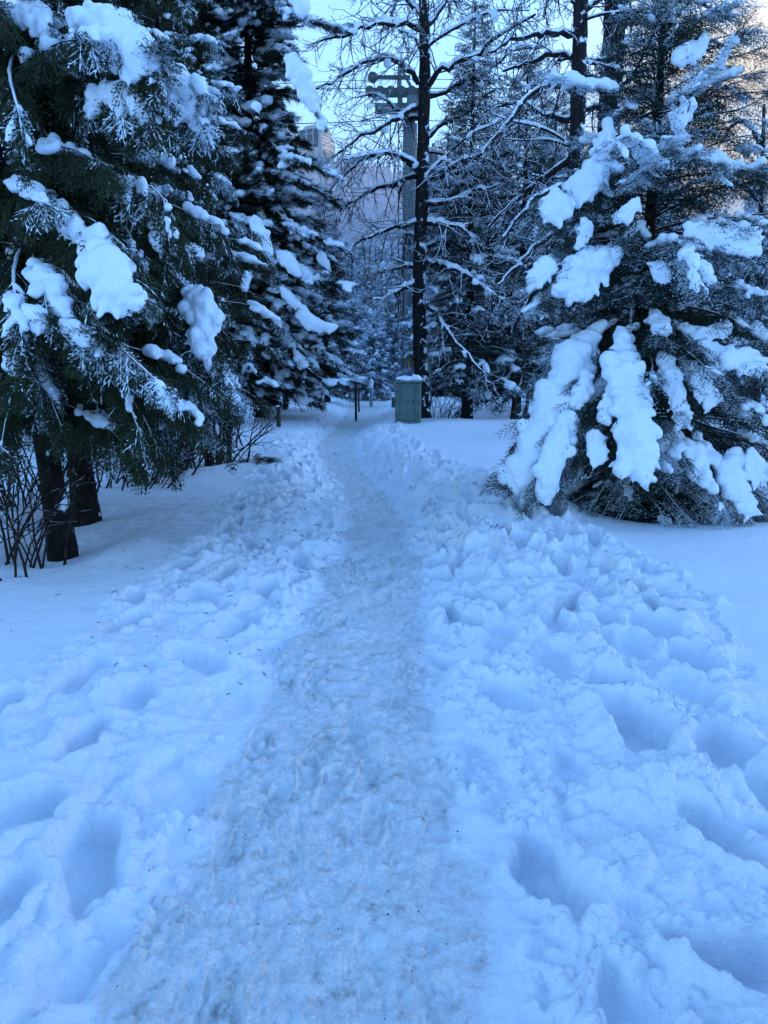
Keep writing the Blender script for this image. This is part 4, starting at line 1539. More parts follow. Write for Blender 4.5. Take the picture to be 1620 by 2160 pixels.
shrub('wispy bare bush at the foot of the arched tree, right of the cabinet', gp(935, 888, 0.1), 18, 1.3, 0.8, rs_, 0.008, True, lean=(0.3, 0))

# ------------------------------------------------------------------ middle and far conifers
def proto(name, H, R0, nb, temps, spacing, size, mat, seed, snow, dens, voxel, frost, z0=0.8, droop=0.7, tr=0.12, step=0.12, disp=0.03):
    r = np.random.default_rng(seed)
    t = thing(name, 'x', 'tree', (0, 0, 0))

    def radf(zz, az):
        return R0 * float(np.interp(zz / H, [0, 0.12, 0.3, 1.0], [0.75, 1.0, 0.88, 0.06]))
    conifer_parts(t, (0, 0, 0), H, z0, radf, nb, temps, spacing, size, mat, r, up0=0.05, droop=droop, tip=0.35, frost=frost, trunk_r=tr,
                  snow=snow, dens=dens, voxel=voxel, step=step, disp=disp, seg=7, wood_r=0.02, sdroop=(0.2, 0.7))
    return t


def copy_tree(o, loc, rz, sc, label, group=None, name=None):
    c = o.copy()
    COL.objects.link(c)
    c.location = loc
    c.rotation_euler = (0, 0, rz)
    c.scale = (sc, sc, sc)
    c['label'] = label
    if group:
        c['group'] = group
    for ch in o.children:
        d = ch.copy()
        COL.objects.link(d)
        d.parent = c
    return c


def setp(o, loc, rz, sc, label, group):
    o.location = loc
    o.rotation_euler = (0, 0, rz)
    o.scale = (sc, sc, sc)
    o['label'] = label
    if group:
        o['group'] = group
    return o


P_SP = proto('spruce_tree', 14.5, 2.4, 190, FIR_MID, 0.085, 0.62, M_FIR, 601, (0.16, 0.08), 0.6, 0.042, 0.22, z0=1.3, tr=0.20)
P_SP2 = proto('spruce_tree', 9.0, 1.9, 140, FIR_MID, 0.085, 0.58, M_FIR, 602, (0.15, 0.08), 0.6, 0.042, 0.22, z0=0.9, tr=0.13)
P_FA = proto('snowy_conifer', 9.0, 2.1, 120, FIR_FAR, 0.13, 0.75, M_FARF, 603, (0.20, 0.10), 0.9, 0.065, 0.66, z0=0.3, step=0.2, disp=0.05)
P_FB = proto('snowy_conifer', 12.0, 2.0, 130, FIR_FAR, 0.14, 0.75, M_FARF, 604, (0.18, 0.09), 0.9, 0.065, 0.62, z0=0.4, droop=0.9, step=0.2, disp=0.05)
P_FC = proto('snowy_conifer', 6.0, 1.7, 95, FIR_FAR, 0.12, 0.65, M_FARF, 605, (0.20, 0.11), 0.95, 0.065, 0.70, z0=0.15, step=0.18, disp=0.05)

used = set()


def put(p, px, py, sc, rz, label, group='snowy conifers behind the trees', depth=None):
    if depth is None:
        x, y = ground_pt(px, py, 0.15)
    else:
        q = at(px, py, depth)
        x, y = q[0], depth
    loc = (x, y, gz(x, y) - 0.05)
    if id(p) not in used:
        used.add(id(p))
        return setp(p, loc, rz, sc, label, group)
    return copy_tree(p, loc, rz, sc, label, group)


GM = 'spruces right of the arched bare tree'
put(P_SP, 985, 888, 0.72, 0.3, 'tall dark spruce on a bare trunk, first right of the arched bare tree', GM)
put(P_SP2, 1090, 885, 1.05, 1.1, 'spruce between the dark-trunked spruce and the tall trunks, its low bough hanging to the snow', GM)
put(P_SP2, 1150, 872, 1.0, 2.2, 'spruce mostly hidden behind the left flank of the big fir', GM)
put(P_SP2, 605, 868, 0.75, 2.0, 'young spruce behind the short dark post, under the pine boughs', 'spruces left of the path')
put(P_SP2, 690, 850, 0.9, 4.0, 'spruce half hidden behind the right-hand boughs of the pine', 'spruces left of the path')
put(P_SP2, 470, 875, 1.3, 0.9, 'dark spruce in the gap between the third cedar and the pine', 'spruces left of the path')
put(P_SP, 250, 860, 1.0, 5.0, 'shadowed spruce far behind the cedars at the left', 'spruces left of the path')
put(P_SP2, 60, 880, 1.5, 3.3, 'shadowed spruce behind the cedars at the far left', 'spruces left of the path')
q_ = gp(440, 893, 0.15)
copy_tree(PINE_TREE, (q_[0], q_[1], gz(*q_) - 0.05), 2.1, 0.92, 'second dark pine, filling the space between the cedars and the first pine')
q_ = gp(335, 880, 0.15)
copy_tree(PINE_TREE, (q_[0], q_[1], gz(*q_) - 0.05), 4.0, 1.0, 'third dark pine, mostly hidden behind the upper boughs of the cedars')
put(P_SP2, 95, 925, 0.62, 1.9, 'low dark spruce added to deepen the shade just behind the two cedar trunks', 'spruces left of the path')  # three low spruces added to darken the space behind the cedars
put(P_SP2, 10, 950, 0.55, 4.4, 'low dark spruce added to deepen the shade at the left picture edge', 'spruces left of the path')
put(P_SP2, 265, 915, 0.60, 0.4, 'low dark spruce added to deepen the shade behind the bent shrub, between second and third cedar', 'spruces left of the path')
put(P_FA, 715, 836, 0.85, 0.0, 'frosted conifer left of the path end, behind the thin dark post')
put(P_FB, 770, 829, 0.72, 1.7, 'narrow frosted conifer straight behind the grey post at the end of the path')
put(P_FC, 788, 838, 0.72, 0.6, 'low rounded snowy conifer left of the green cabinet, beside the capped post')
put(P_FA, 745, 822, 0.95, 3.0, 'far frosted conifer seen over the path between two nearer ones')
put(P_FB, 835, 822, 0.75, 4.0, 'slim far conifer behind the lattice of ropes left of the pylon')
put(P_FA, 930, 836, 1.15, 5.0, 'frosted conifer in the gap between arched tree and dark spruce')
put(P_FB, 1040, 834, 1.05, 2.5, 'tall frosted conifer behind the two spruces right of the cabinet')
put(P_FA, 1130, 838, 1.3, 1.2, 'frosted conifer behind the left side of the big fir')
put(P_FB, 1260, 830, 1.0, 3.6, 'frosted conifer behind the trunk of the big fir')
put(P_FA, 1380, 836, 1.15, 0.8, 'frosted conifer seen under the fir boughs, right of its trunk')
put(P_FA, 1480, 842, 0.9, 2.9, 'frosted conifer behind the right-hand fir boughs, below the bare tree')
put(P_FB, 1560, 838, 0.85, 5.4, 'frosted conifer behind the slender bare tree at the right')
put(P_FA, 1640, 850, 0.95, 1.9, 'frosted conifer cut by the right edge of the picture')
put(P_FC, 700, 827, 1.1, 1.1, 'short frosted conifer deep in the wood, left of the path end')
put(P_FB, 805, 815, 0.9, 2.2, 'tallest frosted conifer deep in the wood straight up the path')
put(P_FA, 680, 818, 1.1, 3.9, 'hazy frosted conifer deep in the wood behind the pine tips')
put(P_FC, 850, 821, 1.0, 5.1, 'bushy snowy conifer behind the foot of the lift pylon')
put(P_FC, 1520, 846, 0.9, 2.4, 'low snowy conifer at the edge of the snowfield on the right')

# ------------------------------------------------------------------ mountain and its forest
def mountain():
    nx, ny = 160, 60
    X = np.linspace(-900, 900, nx)
    Y = np.linspace(170, 1000, ny)
    GX, GY = np.meshgrid(X, Y, indexing='ij')
    x, y = GX.ravel(), GY.ravel()
    t = (y - 170) / 830
    ridge = 128 - 0.06 * x + 30 * n2(x, y, 0.004, 2) + 55 * np.exp(-((x + 20) / 260) ** 2)
    z = ridge * sstep(0, 0.85, t) + 12 * fbm2(x, y, 0.012, 4, 5) * sstep(0.02, 0.2, t) - 1.0
    V = np.stack([x, y, z], 1)
    i = np.arange(nx - 1)[:, None] * ny
    j = np.arange(ny - 1)[None]
    F = np.stack([i + j, i + ny + j, i + ny + j + 1, i + j + 1], -1).reshape(-1, 4)
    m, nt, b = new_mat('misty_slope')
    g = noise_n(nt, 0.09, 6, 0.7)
    c = mixc(nt, ramp(nt, g, 0.35, 0.65), (0.30, 0.37, 0.50), (0.50, 0.57, 0.70))  # slope colours paled to carry the distance haze
    nt.links.new(c, b.inputs['Base Color'])
    b.inputs['Roughness'].default_value = 1.0
    b.inputs['Specular IOR Level'].default_value = 0.0
    mb = MB()
    mb.add(V, F)
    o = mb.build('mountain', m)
    o['kind'] = 'structure'
    # forest on the slope, one mass
    r = np.random.default_rng(71)
    n = 9000
    fx = r.uniform(-260, 420, n)
    fy = 190 + 700 * r.random(n) ** 1.2
    tt = (fy - 170) / 830
    rd = 128 - 0.06 * fx + 30 * n2(fx, fy, 0.004, 2) + 55 * np.exp(-((fx + 20) / 260) ** 2)
    fz = rd * sstep(0, 0.85, tt) + 12 * fbm2(fx, fy, 0.012, 4, 5) * sstep(0.02, 0.2, tt) - 2.0
    fm = foliage_mat('misty_forest', (0.24, 0.28, 0.38), (0.30, 0.34, 0.44), (0.42, 0.46, 0.56))  # tree colours paled and evened to paint in the mist
    fb = MB()
    k = 5
    a = np.arange(k) * 2 * PI / k
    ring = np.stack([np.cos(a), np.sin(a), np.zeros(k)], 1)
    for lv in range(3):
        hs = r.uniform(8, 15, n)
        w = hs * (0.20 - 0.045 * lv)
        zb = fz + hs * (0.08 + 0.27 * lv)
        zt = fz + hs * (0.55 + 0.225 * lv)
        base = ring[None] * w[:, None, None] * r.uniform(0.6, 1.3, (n, k, 1))
        base[:, :, 0] += fx[:, None]
        base[:, :, 1] += fy[:, None]
        base[:, :, 2] = zb[:, None] + r.uniform(-1, 1, (n, k))
        tip = np.stack([fx, fy, zt], 1)[:, None]
        Vt = np.concatenate([base, tip], 1)
        Ft = np.array([[q, (q + 1) % k, k] for q in range(k)])
        Ff = (Ft[None] + (np.arange(n) * (k + 1))[:, None, None]).reshape(-1, 3)
        fb.add(Vt.reshape(-1, 3), Ff, frost=np.repeat(r.random(n), k + 1) * 0.6, tint=np.repeat(r.random(n), k + 1))
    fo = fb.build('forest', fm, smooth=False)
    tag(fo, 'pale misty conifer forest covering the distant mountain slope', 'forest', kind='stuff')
    # added ridge, unseen on the right, shaped to keep the sun off the wood
    nx, ny = 40, 60
    X = np.linspace(90, 260, nx)
    Y = np.linspace(-220, 165, ny)
    GX, GY = np.meshgrid(X, Y, indexing='ij')
    x, y = GX.ravel(), GY.ravel()
    z = RIDGE_H * np.exp(-((x - 160) / 38) ** 2) * sstep(-220, -150, y) * sstep(165, 120, y) * (1 + 0.015 * n2(x, y, 0.05, 3))
    V = np.stack([x, y, z - 0.3], 1)
    i = np.arange(nx - 1)[:, None] * ny
    j = np.arange(ny - 1)[None]
    F = np.stack([i + j, i + ny + j, i + ny + j + 1, i + j + 1], -1).reshape(-1, 4)
    hb = MB()
    hb.add(V, F)
    h = hb.build('sun_block_hill', M_SUN_BLOCK_SNOW)
    h['kind'] = 'structure'


def mist():
    m = bpy.data.materials.new('valley_mist')
    m.use_nodes = True
    nt = m.node_tree
    nt.nodes.remove(nt.nodes['Principled BSDF'])
    v = nt.nodes.new('ShaderNodeVolumePrincipled')
    v.inputs['Density'].default_value = 0.0045
    v.inputs['Color'].default_value = (0.72, 0.82, 1.0, 1)
    v.inputs['Anisotropy'].default_value = 0.2
    nt.links.new(v.outputs[0], nt.nodes['Material Output'].inputs['Volume'])
    o = simple('mist', boxv((0, 480, 48), (1400, 700, 100)), m)
    o['kind'] = 'structure'


SUN_EL, SUN_AZ = rad(5.0), rad(82)          # azimuth from +Y towards +X
RIDGE_H = 16.2 + 164 * math.tan(SUN_EL) / math.sin(SUN_AZ)
mountain()

# ------------------------------------------------------------------ gondola lift
M_GALV = plain_mat('galvanised_steel', (0.30, 0.36, 0.38), 0.45, 0.6, 0.12, 3)
M_TOWER = plain_mat('pylon_paint', (0.085, 0.11, 0.13), 0.5, 0.0, 0.10, 2)
M_DARKM = plain_mat('dark_steel', (0.05, 0.065, 0.07), 0.5, 0.4)
M_CATW = plain_mat('catwalk_steel', (0.12, 0.16, 0.16), 0.5, 0.2)
M_ROPE = plain_mat('wire_rope', (0.05, 0.055, 0.065), 0.5, 0.5)
M_YELLOW = plain_mat('yellow_guard', (0.62, 0.40, 0.03), 0.45)
M_CAB = plain_mat('cabin_aluminium', (0.36, 0.34, 0.34), 0.4, 0.1, 0.08)
M_GLASS = plain_mat('cabin_glass', (0.02, 0.03, 0.05), 0.12, 0.0, 0.1, 2, 0.6)
M_BOX = plain_mat('cabinet_paint', (0.085, 0.150, 0.135), 0.45, 0.0, 0.07, 5)
M_BOXD = plain_mat('cabinet_louvre', (0.06, 0.12, 0.105), 0.5)
M_POST = plain_mat('post_wood', (0.035, 0.028, 0.026), 0.8)
M_POSTG = plain_mat('post_grey', (0.20, 0.25, 0.27), 0.6)


def simple(name, VF, mat, parent=None, smooth=False):
    b = MB()
    for V, F in (VF if isinstance(VF, list) else [VF]):
        b.add(V, F)
    return b.build(name, mat, parent, smooth)


def wheel(c, r, w, k=16):
    """sheave wheel, axis along y"""
    P = np.array([[c[0], c[1] - w, c[2]], [c[0], c[1] - w * .5, c[2]], [c[0], c[1], c[2]], [c[0], c[1] + w * .5, c[2]], [c[0], c[1] + w, c[2]]])
    return tube(P, [r, r * 0.93, r * 0.80, r * 0.93, r], k)


def rope(name, label, pts, r=0.022, sag=0.0):
    C = np.array(pts)
    P = resample(C, 40)
    b = MB()
    b.add(*tube(P, r, 6))
    o = b.build(name, M_ROPE)
    return tag(o, label, 'cable')


DT = 44.0
tb = at(862, 850, DT)
tt_ = at(862, 262, DT)
pz = gz(tb[0], DT)
T = thing('lift_pylon', 'grey steel gondola lift pylon rising behind the arched bare tree', 'pylon', (tb[0], DT, pz))
n = 24
P = np.stack([np.full(n, tb[0]), np.full(n, DT), np.linspace(pz - 0.3, tt_[2], n)], 1)
simple('tube', tube(P, np.linspace(0.44, 0.36, n), 24), M_TOWER, T, True)
flz = at(862, 515, DT)[2]
simple('flange', tube(np.array([[tb[0], DT, flz], [tb[0], DT, flz + 0.12]]), 0.56, 24), M_TOWER, T)
zt = tt_[2]
simple('crossarm', boxv((tb[0], DT - 1.3, zt + 0.30), (0.5, 3.0, 0.5)), M_TOWER, T)
simple('crossarm_snow', tube(np.array([[tb[0], DT - 2.6, zt + .62], [tb[0], DT - 1.2, zt + .70], [tb[0], DT, zt + .66], [tb[0], DT + 0.2, zt + .6]]), [0.1, 0.26, 0.28, 0.1], 10), M_SNOW, T, True)
zs = at(840, 195, DT - 2.6)[2]
for side, dy in ((-1, -2.6),):
    zc = zs if side < 0 else zs + 0.2
    xs = tb[0] - 0.6
    a = simple('sheave_beam', [boxv((xs - 0.1, DT + dy, zc - 0.02), (3.0, 0.14, 0.40)), boxv((xs - 0.5, DT + dy, zc + 0.70), (2.0, 0.10, 0.16)),
                               boxv((xs, DT + dy, zc - 0.5), (0.25, 0.2, 1.0))], M_DARKM, T)
    for q in range(6):
        simple('sheave', wheel((xs - 1.5 + 0.52 * q, DT + dy - 0.08, zc + 0.04), 0.235, 0.06), M_DARKM, a, False)
    for q in range(1):
        simple('sheave', wheel((xs - 1.35 + 1.15 * q, DT + dy - 0.08, zc + 0.66), 0.25, 0.06), M_DARKM, a, False)
    simple('catwalk', [boxv((xs + 0.1, DT + dy + 0.5, zc - 0.72), (2.7, 0.7, 0.10)), boxv((xs + 0.1, DT + dy + 0.1, zc - 0.56), (2.7, 0.04, 0.22)), boxv((xs + 0.3, DT + dy + 0.5, zc - 0.9), (0.7, 0.5, 0.35))], M_CATW, T)
lf = at(840, 145, DT - 1.0)
simple('lifting_frame', [tube(np.array([[tb[0] - 0.6, DT - 1.4, zt + .5], [tb[0] - 0.6, DT - 1.4, lf[2]]]), 0.10, 8),
                         tube(np.array([[tb[0] + 0.5, DT - 1.4, zt + .5], [tb[0] - 0.6, DT - 1.4, lf[2]]]), 0.08, 8),
                         tube(np.array([[tb[0] - 0.6, DT - 2.0, lf[2]], [tb[0] - 0.6, DT + 2.0, lf[2]]]), 0.10, 8)], M_TOWER, T)
lad = []
for ox in (-0.62, -0.36):
    lad.append(tube(np.array([[tb[0] + ox, DT - 0.3, pz], [tb[0] + ox, DT - 0.3, zt]]), 0.035, 6))
for q in range(52):
    zz = pz + 0.3 + q * 0.30
    if zz < zt:
        lad.append(tube(np.array([[tb[0] - 0.62, DT - 0.3, zz], [tb[0] - 0.36, DT - 0.3, zz]]), 0.018, 5))
simple('ladder', lad, M_DARKM, T)

DA, DB = DT - 2.6, DT + 12.0
rope('haul_rope', 'upper dark lift cable running left to right over the pylon wheels', [at(560, 190, DA), at(785, 186, DA), at(880, 186, DA), at(1250, 190, DA), at(1700, 213, DA)])
rope('haul_rope', 'lower dark lift cable carrying the gondola cabins', [at(500, 262, DB), at(665, 260, DB), at(870, 254, DB), at(1250, 268, DB), at(1700, 298, DB)], 0.028)
rope('comm_cable', 'thin signal wire just above the lift cable at the pylon', [at(560, 178, DA + .4), at(840, 168, DA + .4), at(1250, 172, DA + .4), at(1700, 195, DA + .4)], 0.015)


def cabin(label, px, py_roof, depth, hz):
    top = at(px, py_roof, depth)
    W, Dp, Hh = 2.0, 1.9, 2.15
    c = np.array([top[0], depth, top[2] - Hh])
    t = thing('gondola_cabin', label, 'gondola', c, 'gondola cabins on the lift cable')
    yaw = rad(hz)
    ca, sa = math.cos(yaw), math.sin(yaw)

    def tr(V):
        V = np.asarray(V, float)
        return np.stack([V[:, 0] * ca - V[:, 1] * sa, V[:, 0] * sa + V[:, 1] * ca, V[:, 2]], 1) + c
    # rounded body: stacked rectangles with bowed ends
    prof = [(0.0, 0.62, 0.72), (0.12, 0.80, 0.86), (0.35, 0.96, 0.94), (0.75, 1.04, 0.96), (1.2, 1.0, 0.95), (1.7, 0.84, 0.90), (2.0, 0.68, 0.84), (Hh, 0.60, 0.74)]
    V, F = [], []
    k = 24
    for z_, ex, ey in prof:
        a = np.arange(k) * 2 * PI / k
        q = 0.30
        V.append(np.stack([np.sign(np.cos(a)) * np.abs(np.cos(a)) ** q * ex * W / 2 * 1.0, np.sign(np.sin(a)) * np.abs(np.sin(a)) ** q * ey * Dp / 2, np.full(k, z_)], 1))
    V = np.concatenate(V)
    m = len(prof)
    i = np.arange(m - 1)[:, None] * k
    j = np.arange(k)[None]
    F = np.stack([i + j, i + (j + 1) % k, i + k + (j + 1) % k, i + k + j], -1).reshape(-1, 4)
    V = np.vstack([V, [[0, 0, 0], [0, 0, Hh]]])
    jj = np.arange(k)
    F0 = np.stack([np.full(k, m * k), (jj + 1) % k, jj], 1)
    F1 = np.stack([np.full(k, m * k + 1), (m - 1) * k + jj, (m - 1) * k + (jj + 1) % k], 1)
    b = MB()
    b.add(tr(V), [F, F0, F1])
    body = b.build('body', M_CAB, t, False)
    # windows with frames on the side that faces the path
    for wx in (-0.45, 0.12):
        Vw, Fw = boxv((wx + 0.02, -0.935, 1.27), (0.50, 0.05, 1.15))
        simple('window', (tr(Vw), Fw), M_GLASS, t)
        fr = []
        for cc, ss in (((wx + .02, -.95, 1.87), (.58, .05, .06)), ((wx + .02, -.95, .67), (.58, .05, .06)), ((wx - .25, -.95, 1.27), (.06, .05, 1.26)), ((wx + .29, -.95, 1.27), (.06, .05, 1.26)), ((wx + .02, -.96, 1.55), (.5, .04, .04))):
            Vw, Fw = boxv(cc, ss)
            fr.append((tr(Vw), Fw))
        simple('window_frame', fr, M_CAB, t)
    Vw, Fw = boxv((0.62, -0.90, 1.25), (0.26, 0.05, 1.15))
    simple('window', (tr(Vw), Fw), M_GLASS, t)
    gro = []
    for q in range(6):
        z_ = 0.35 + 0.22 * q
        ex = np.interp(z_, [p_[0] for p_ in prof], [p_[1] for p_ in prof])
        Vw, Fw = boxv((ex * W / 2 + 0.0, 0.0, z_), (0.02, 1.25, 0.025))
        gro.append((tr(Vw), Fw))
    simple('panel_ribs', gro, M_DARKM, t)
    simple('hanger', [(tr(boxv((0, 0, Hh + 0.05), (1.3, 0.5, 0.10))[0]), boxv((0, 0, 0), (1, 1, 1))[1]), (tr(boxv((0, 0, Hh + 0.22), (0.16, 0.16, 0.36))[0]), boxv((0, 0, 0), (1, 1, 1))[1])], M_DARKM, t)
    Vs = ICO_V * np.array([0.55, 0.6, 0.10]) + [0, 0, Hh + 0.08]
    return t


cabin('sunlit gondola cabin with framed windows, left of the pylon beside the pine', 668, 270, DB, -32)
cabin('gondola cabin almost hidden behind the trunk of the arched bare tree', 914, 316, DB - 0.5, -32)

# ------------------------------------------------------------------ cabinet, posts, guard
cx, cy = gp(861, 906, 0.12)
cw, cd, ch = 0.60, 0.42, 1.00
cz = gz(cx, cy) - 0.12
ry = rad(-7)
CB = thing('utility_cabinet', 'grey-green metal utility cabinet capped with snow at the path bend', 'cabinet', (cx, cy, cz))


def cb(c, s):
    ca, sa = math.cos(ry), math.sin(ry)
    V, F = boxv((0, 0, 0), s)
    V = V + np.array(c)
    V = np.stack([V[:, 0] * ca - V[:, 1] * sa + cx, V[:, 0] * sa + V[:, 1] * ca + cy, V[:, 2] + cz], 1)
    return V, F


Hc = ch + 0.12
bevel(simple('housing', cb((0, 0, Hc / 2 - 0.02), (cw, cd, Hc - 0.04)), M_BOX, CB), 0.012)
bevel(simple('lid', cb((0, 0, Hc), (cw + 0.05, cd + 0.05, 0.05)), M_BOX, CB), 0.012)
bevel(simple('door', cb((0.0, -cd / 2 - 0.006, 0.62), (0.34, 0.014, 0.80)), M_BOX, CB), 0.004)
for dx in (-0.235, 0.235):
    bevel(simple('side_panel', cb((dx, -cd / 2 - 0.005, 0.62), (0.105, 0.010, 0.80)), M_BOX, CB), 0.004)
for dx in (-0.245, 0.0, 0.245):
    for z_ in (0.34, 0.63, 0.92):
        if dx == 0 and z_ > 0.9:
            continue
        simple('louvre', [cb((dx + e, -cd / 2 - 0.018, z_), (0.012, 0.008, 0.12)) for e in (-0.014, 0.014)], M_BOXD, CB)
simple('seam', [cb((e, -cd / 2 - 0.003, 0.62), (0.010, 0.012, 0.81)) for e in (-0.176, 0.176)] + [cb((0, -cd / 2 - 0.003, 1.027), (0.58, 0.012, 0.008)), cb((0, -cd / 2 - 0.003, 0.212), (0.58, 0.012, 0.008))], M_DARKM, CB)
simple('latch', cb((0.13, -cd / 2 - 0.022, 0.66), (0.022, 0.02, 0.10)), M_DARKM, CB)
for dx in (-0.165, 0.165):
    for z_ in (0.40, 0.88):
        simple('hinge', cb((dx, -cd / 2 - 0.018, z_), (0.018, 0.016, 0.07)), M_BOXD, CB)
bevel(simple('meter_box', cb((-cw / 2 - 0.05, 0, 0.62), (0.10, 0.16, 0.24)), M_DARKM, CB), 0.01)
rC = np.random.default_rng(9)
Ec = []
for i in range(26):
    u, v = rC.uniform(-0.27, 0.27), rC.uniform(-0.17, 0.17)
    c0 = cb((u, v, Hc + 0.05 + 0.02 * rC.random()), (0.001, 0.001, 0.001))[0].mean(0)
    Ec.append((c0, (rC.uniform(0.06, 0.11), 0.08, 0.035 + 0.04 * rC.random() + 0.04 * (u > 0.08))))
build_blobs('snow_cap', Ec, 0.016, CB, disp=0.008)

mist()
# yellow guard on the pylon's guy wire, between cabinet and pylon
yg = at(864, 830, DT - 3)
b = MB()
top_g = at(865, 690, DT - 3)
b.add(*tube(np.array([[yg[0] - 0.01, DT - 3, gz(yg[0], DT - 3) - 0.1], [top_g[0], DT - 3, top_g[2]]]), 0.075, 10))
tag(b.build('yellow_marker_pole', M_YELLOW), 'slim yellow marker pole standing in front of the lift pylon', 'pole')


def post(label, px, py_base, py_top, wpx, mat, snow=False, group=None, name='post', lean=0.0):
    x, y = gp(px, py_base, 0.15)
    z0 = gz(x, y)
    ztop = at(px, py_top, y)[2]
    rr = wpx / FPX * y / 2
    t = thing(name, label, 'post', (x, y, z0), group)
    n = 8
    P = np.stack([x + lean * np.linspace(0, 1, n), np.full(n, y), np.linspace(z0 - 0.2, ztop, n)], 1)
    simple('shaft', tube(P, np.full(n, rr) * (1 + 0.06 * rs_.normal(size=n)), 8), mat, t, True)
    if snow:
        e = [((x + lean, y, ztop + rr * 0.5), (rr * 1.7, rr * 1.7, rr * 1.5)), ((x + lean, y, ztop - rr * 2), (rr * 1.3, rr * 1.3, rr * 2.4))]
        build_blobs('snow_cap', e, rr * 0.4, t, disp=rr * 0.2)
    else:
        e = [((x + lean, y, ztop + rr * 0.2), (rr * 1.1, rr * 1.1, rr * 0.6))]
        build_blobs('snow_cap', e, rr * 0.3, t, disp=rr * 0.1)


post('short thick dark post left of the path under the pine', 588, 905, 858, 9, M_POST)
post('thin dark marker post on the left of the path, nearer of two', 751, 878, 812, 5, M_POST)
post('thin dark marker post just behind the nearer one', 757, 860, 815, 4, M_POST)
post('pale grey post with a snow cap where the path disappears', 783, 850, 806, 7, M_POSTG, True)
post('slim grey pole plastered with snow right of the arched tree trunk', 905, 888, 740, 8, M_GALV, True, name='pole')
post('dark leaning post beside the left flank of the big fir', 1100, 905, 815, 8, M_POST, lean=0.18)
post('slim dark sapling stem left of the leaning post', 1086, 886, 760, 8, M_POST, name='young_tree')


# ------------------------------------------------------------------ small things on the snow
def fallen_sprig():
    x, y = gp(540, 972, 0.2)
    z = gz(x, y)
    t = MB()
    r = np.random.default_rng(77)
    n = 12
    loc = np.stack([x + r.uniform(-0.22, 0.22, n), y + r.uniform(-0.12, 0.12, n), np.full(n, z + 0.05)], 1)
    D = np.stack([r.normal(0.5, 0.8, n), r.normal(0, 0.6, n), r.uniform(0, 0.35, n)], 1)
    place(t, CEDAR_MID, loc, D, np.full(n, 0.3), r.normal(0, 0.3, n), np.full(n, 0.05), r)
    tag(t.build('fallen_sprig', M_CEDAR, None, False), 'broken green cedar sprig lying on the snow left of the path', 'branch')


fallen_sprig()


def litter():
    r = np.random.default_rng(88)
    b = MB()
    pts = []
    for _ in range(110):       # grit on the path
        y = 1.3 + 9 * r.random() ** 1.6
        xl, xr = path_edges(np.array([y]))
        pts.append((r.uniform(xl[0] - 0.15, xr[0] + 0.1), y, r.uniform(0.0015, 0.0042), 0))
    for _ in range(300):       # needles and bark bits shed by the cedars
        y = r.uniform(3.6, 10.5)
        xl, xr = path_edges(np.array([y]))
        pts.append((xl[0] - abs(r.normal(0, 1.1)), y, r.uniform(0.004, 0.022), 1))
    X = np.array([p[0] for p in pts])
    Y = np.array([p[1] for p in pts])
    Hh = ground(X, Y)[0]
    for (x, y, s, k), h in zip(pts, Hh):
        a = r.uniform(0, PI)
        c = np.array([x, y, h - r.uniform(-0.002, 0.002)])
        if k == 0:
            b.add(ICO_V * s * r.uniform(0.6, 1.3, 3) + c, ICO_F)
        else:
            d = np.array([math.cos(a), math.sin(a), 0.15])
            b.add(*tube(np.stack([c - d * s, c + [0, 0, 0.003], c + d * s]), 0.0022, 4))
    m, nt, bb = new_mat('litter')
    bb.inputs['Base Color'].default_value = (0.03, 0.025, 0.02, 1)
    nt.links.new(mixc(nt, noise_n(nt, 40, 2), (0.015, 0.012, 0.01), (0.06, 0.05, 0.035)), bb.inputs['Base Color'])
    tag(b.build('needle_litter', m), 'dark grit and fallen needles scattered over the path and snow', 'litter', kind='stuff')


litter()


def rocks():
    r = np.random.default_rng(99)
    for px, py, s, lab in ((1612, 955, 0.40, 'snow-capped boulder at the right edge beyond the fir boughs'),
                           (1560, 985, 0.32, 'smaller snow-covered boulder half behind the fir, right side')):
        x, y = gp(px, py, 0.1)
        y += 0.8
        x = at(px, py, y)[0]
        z = gz(x, y)
        t = thing('boulder', lab, 'rock', (x, y, z))
        V = ICO_V * np.array([s * 1.2, s, s * 0.8])
        V = V * (1 + 0.18 * fbm3(V + px, 2.0, 3))[:, None] + [x, y, z + s * 0.2]
        b = MB()
        b.add(V, ICO_F)
        b.build('stone', plain_mat('stone', (0.10, 0.10, 0.11), 0.9), t)
        E = [((x + r.normal(0, 0.3) * s, y + r.normal(0, 0.25) * s, z + s * (0.75 + 0.2 * r.random())), (s * 0.75, s * 0.7, s * 0.42)) for _ in range(7)]
        build_blobs('snow_cap', E, 0.04, t, disp=0.02)
    # little sapling in the snowfield
    x, y = gp(1608, 935, 0.15)
    z = gz(x, y)
    t = thing('sapling', 'tiny spindly conifer sapling in the open snow at the right edge', 'tree', (x, y, z))
    st = np.stack([np.full(8, x), np.full(8, y), np.linspace(z - 0.1, z + 0.95, 8)], 1)
    simple('stem', tube(st, np.linspace(0.012, 0.004, 8), 5), M_STEM, t, True)
    b = MB()
    n = 14
    zz = np.linspace(0.25, 0.95, n)
    a = np.arange(n) * 2.4
    place(b, FIR_MID, np.stack([np.full(n, x), np.full(n, y), z + zz], 1), np.stack([np.cos(a), np.sin(a), np.full(n, 0.1)], 1), 0.34 * (1.15 - zz), np.zeros(n), np.full(n, 0.3), r)
    b.build('crown', M_FIR, t, False)


rocks()

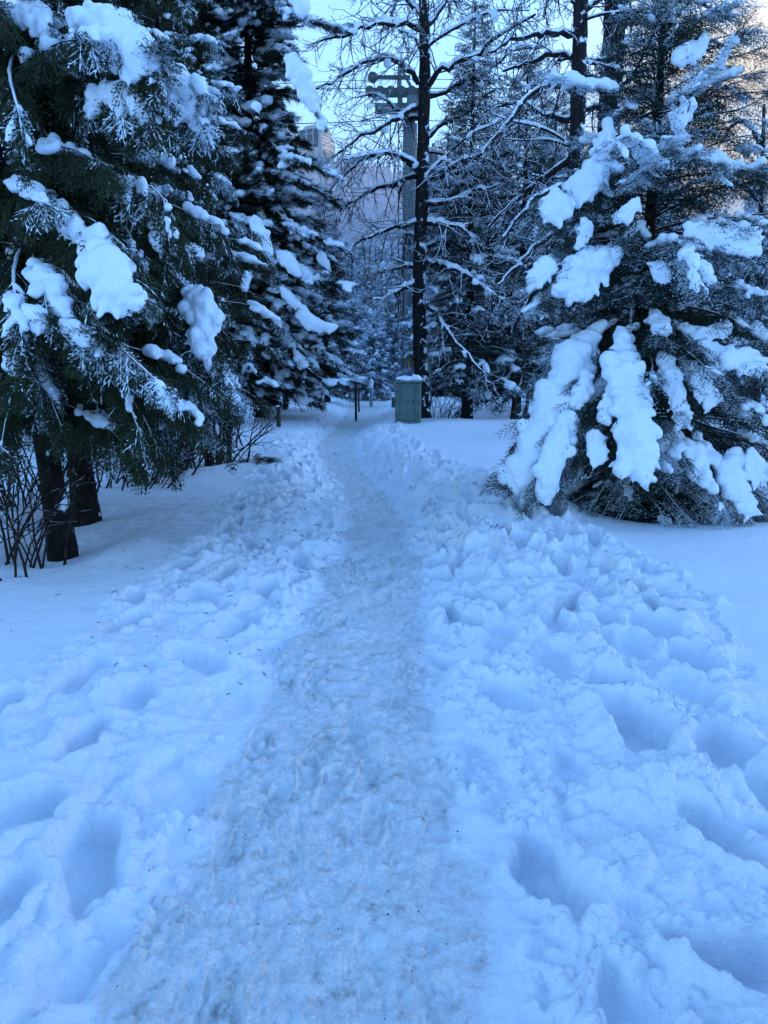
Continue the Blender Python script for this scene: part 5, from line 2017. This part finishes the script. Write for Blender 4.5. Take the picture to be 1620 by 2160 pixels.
# ------------------------------------------------------------------ light
w = bpy.data.worlds.new('World')
SC.world = w
w.use_nodes = True
nt = w.node_tree
bg = nt.nodes['Background']
sky = nt.nodes.new('ShaderNodeTexSky')
sky.sky_type = 'NISHITA'
sky.sun_disc = False
sky.sun_elevation = SUN_EL
sky.sun_rotation = SUN_AZ
sky.altitude = 600
sky.air_density = 1.0
sky.dust_density = 0.4
sky.ozone_density = 2.5
tc = nt.nodes.new('ShaderNodeTexCoord')
vec = tc.outputs['Generated']
sx = nt.nodes.new('ShaderNodeSeparateXYZ')
nt.links.new(vec, sx.inputs[0])
mul = nt.nodes.new('ShaderNodeMix')
mul.data_type = 'RGBA'
mul.blend_type = 'MULTIPLY'
mul.inputs[0].default_value = 1.0
nt.links.new(sky.outputs[0], mul.inputs[6])
# the dawn side ahead is bright, the sky behind still dim
front = ramp(nt, math_n(nt, 'ADD', sx.outputs[1], math_n(nt, 'MULTIPLY', sx.outputs[0], 0.25)), -0.25, 0.75)
lowc = mixc(nt, front, (4.2, 4.45, 5.1), (13.0, 12.5, 12.3))
nt.links.new(mixc(nt, ramp(nt, sx.outputs[2], 0.05, 0.62), lowc, (6.5, 7.0, 8.25)), mul.inputs[7])
# thin clouds warmed by the low sun, low in the sky on the right
mpg = nt.nodes.new('ShaderNodeMapping')
mpg.inputs['Scale'].default_value = (1.0, 1.0, 3.2)
nt.links.new(vec, mpg.inputs[0])
cn = noise_n(nt, 4.5, 7, 0.6, mpg.outputs[0])
dotn = math_n(nt, 'ADD', math_n(nt, 'MULTIPLY', sx.outputs[0], math.sin(rad(45))), math_n(nt, 'MULTIPLY', sx.outputs[1], math.cos(rad(45))))
side = ramp(nt, dotn, 0.74, 0.90)
low = math_n(nt, 'SUBTRACT', 1.0, ramp(nt, sx.outputs[2], 0.32, 0.60))
cl = math_n(nt, 'MULTIPLY', math_n(nt, 'MULTIPLY', side, low), ramp(nt, cn, 0.22, 0.55))
CLOUD = (10.5, 8.4, 4.9)
mx = nt.nodes.new('ShaderNodeMix')
mx.data_type = 'RGBA'
nt.links.new(cl, mx.inputs[0])
nt.links.new(mul.outputs[2], mx.inputs[6])
mx.inputs[7].default_value = (*CLOUD, 1)
nt.links.new(mx.outputs[2], bg.inputs[0])
bg.inputs[1].default_value = 0.15

sd = bpy.data.lights.new('sun', 'SUN')
sun = bpy.data.objects.new('sun', sd)
COL.objects.link(sun)
sd.energy = 4.5
sd.angle = rad(0.5)
sd.color = (1.0, 0.80, 0.60)
dirv = Vector((math.sin(SUN_AZ) * math.cos(SUN_EL), math.cos(SUN_AZ) * math.cos(SUN_EL), math.sin(SUN_EL)))
sun.rotation_euler = dirv.to_track_quat('Z', 'Y').to_euler()

SC.view_settings.view_transform = 'Standard'
SC.view_settings.look = 'None'
SC.view_settings.exposure = 0
SC.view_settings.gamma = 1.0
SC.render.engine = 'CYCLES'
c = SC.cycles
c.use_denoising = True
c.max_bounces = 6
c.diffuse_bounces = 5
c.glossy_bounces = 2
c.transmission_bounces = 2
c.caustics_reflective = False
c.caustics_refractive = False
c.use_adaptive_sampling = True
c.adaptive_threshold = 0.02
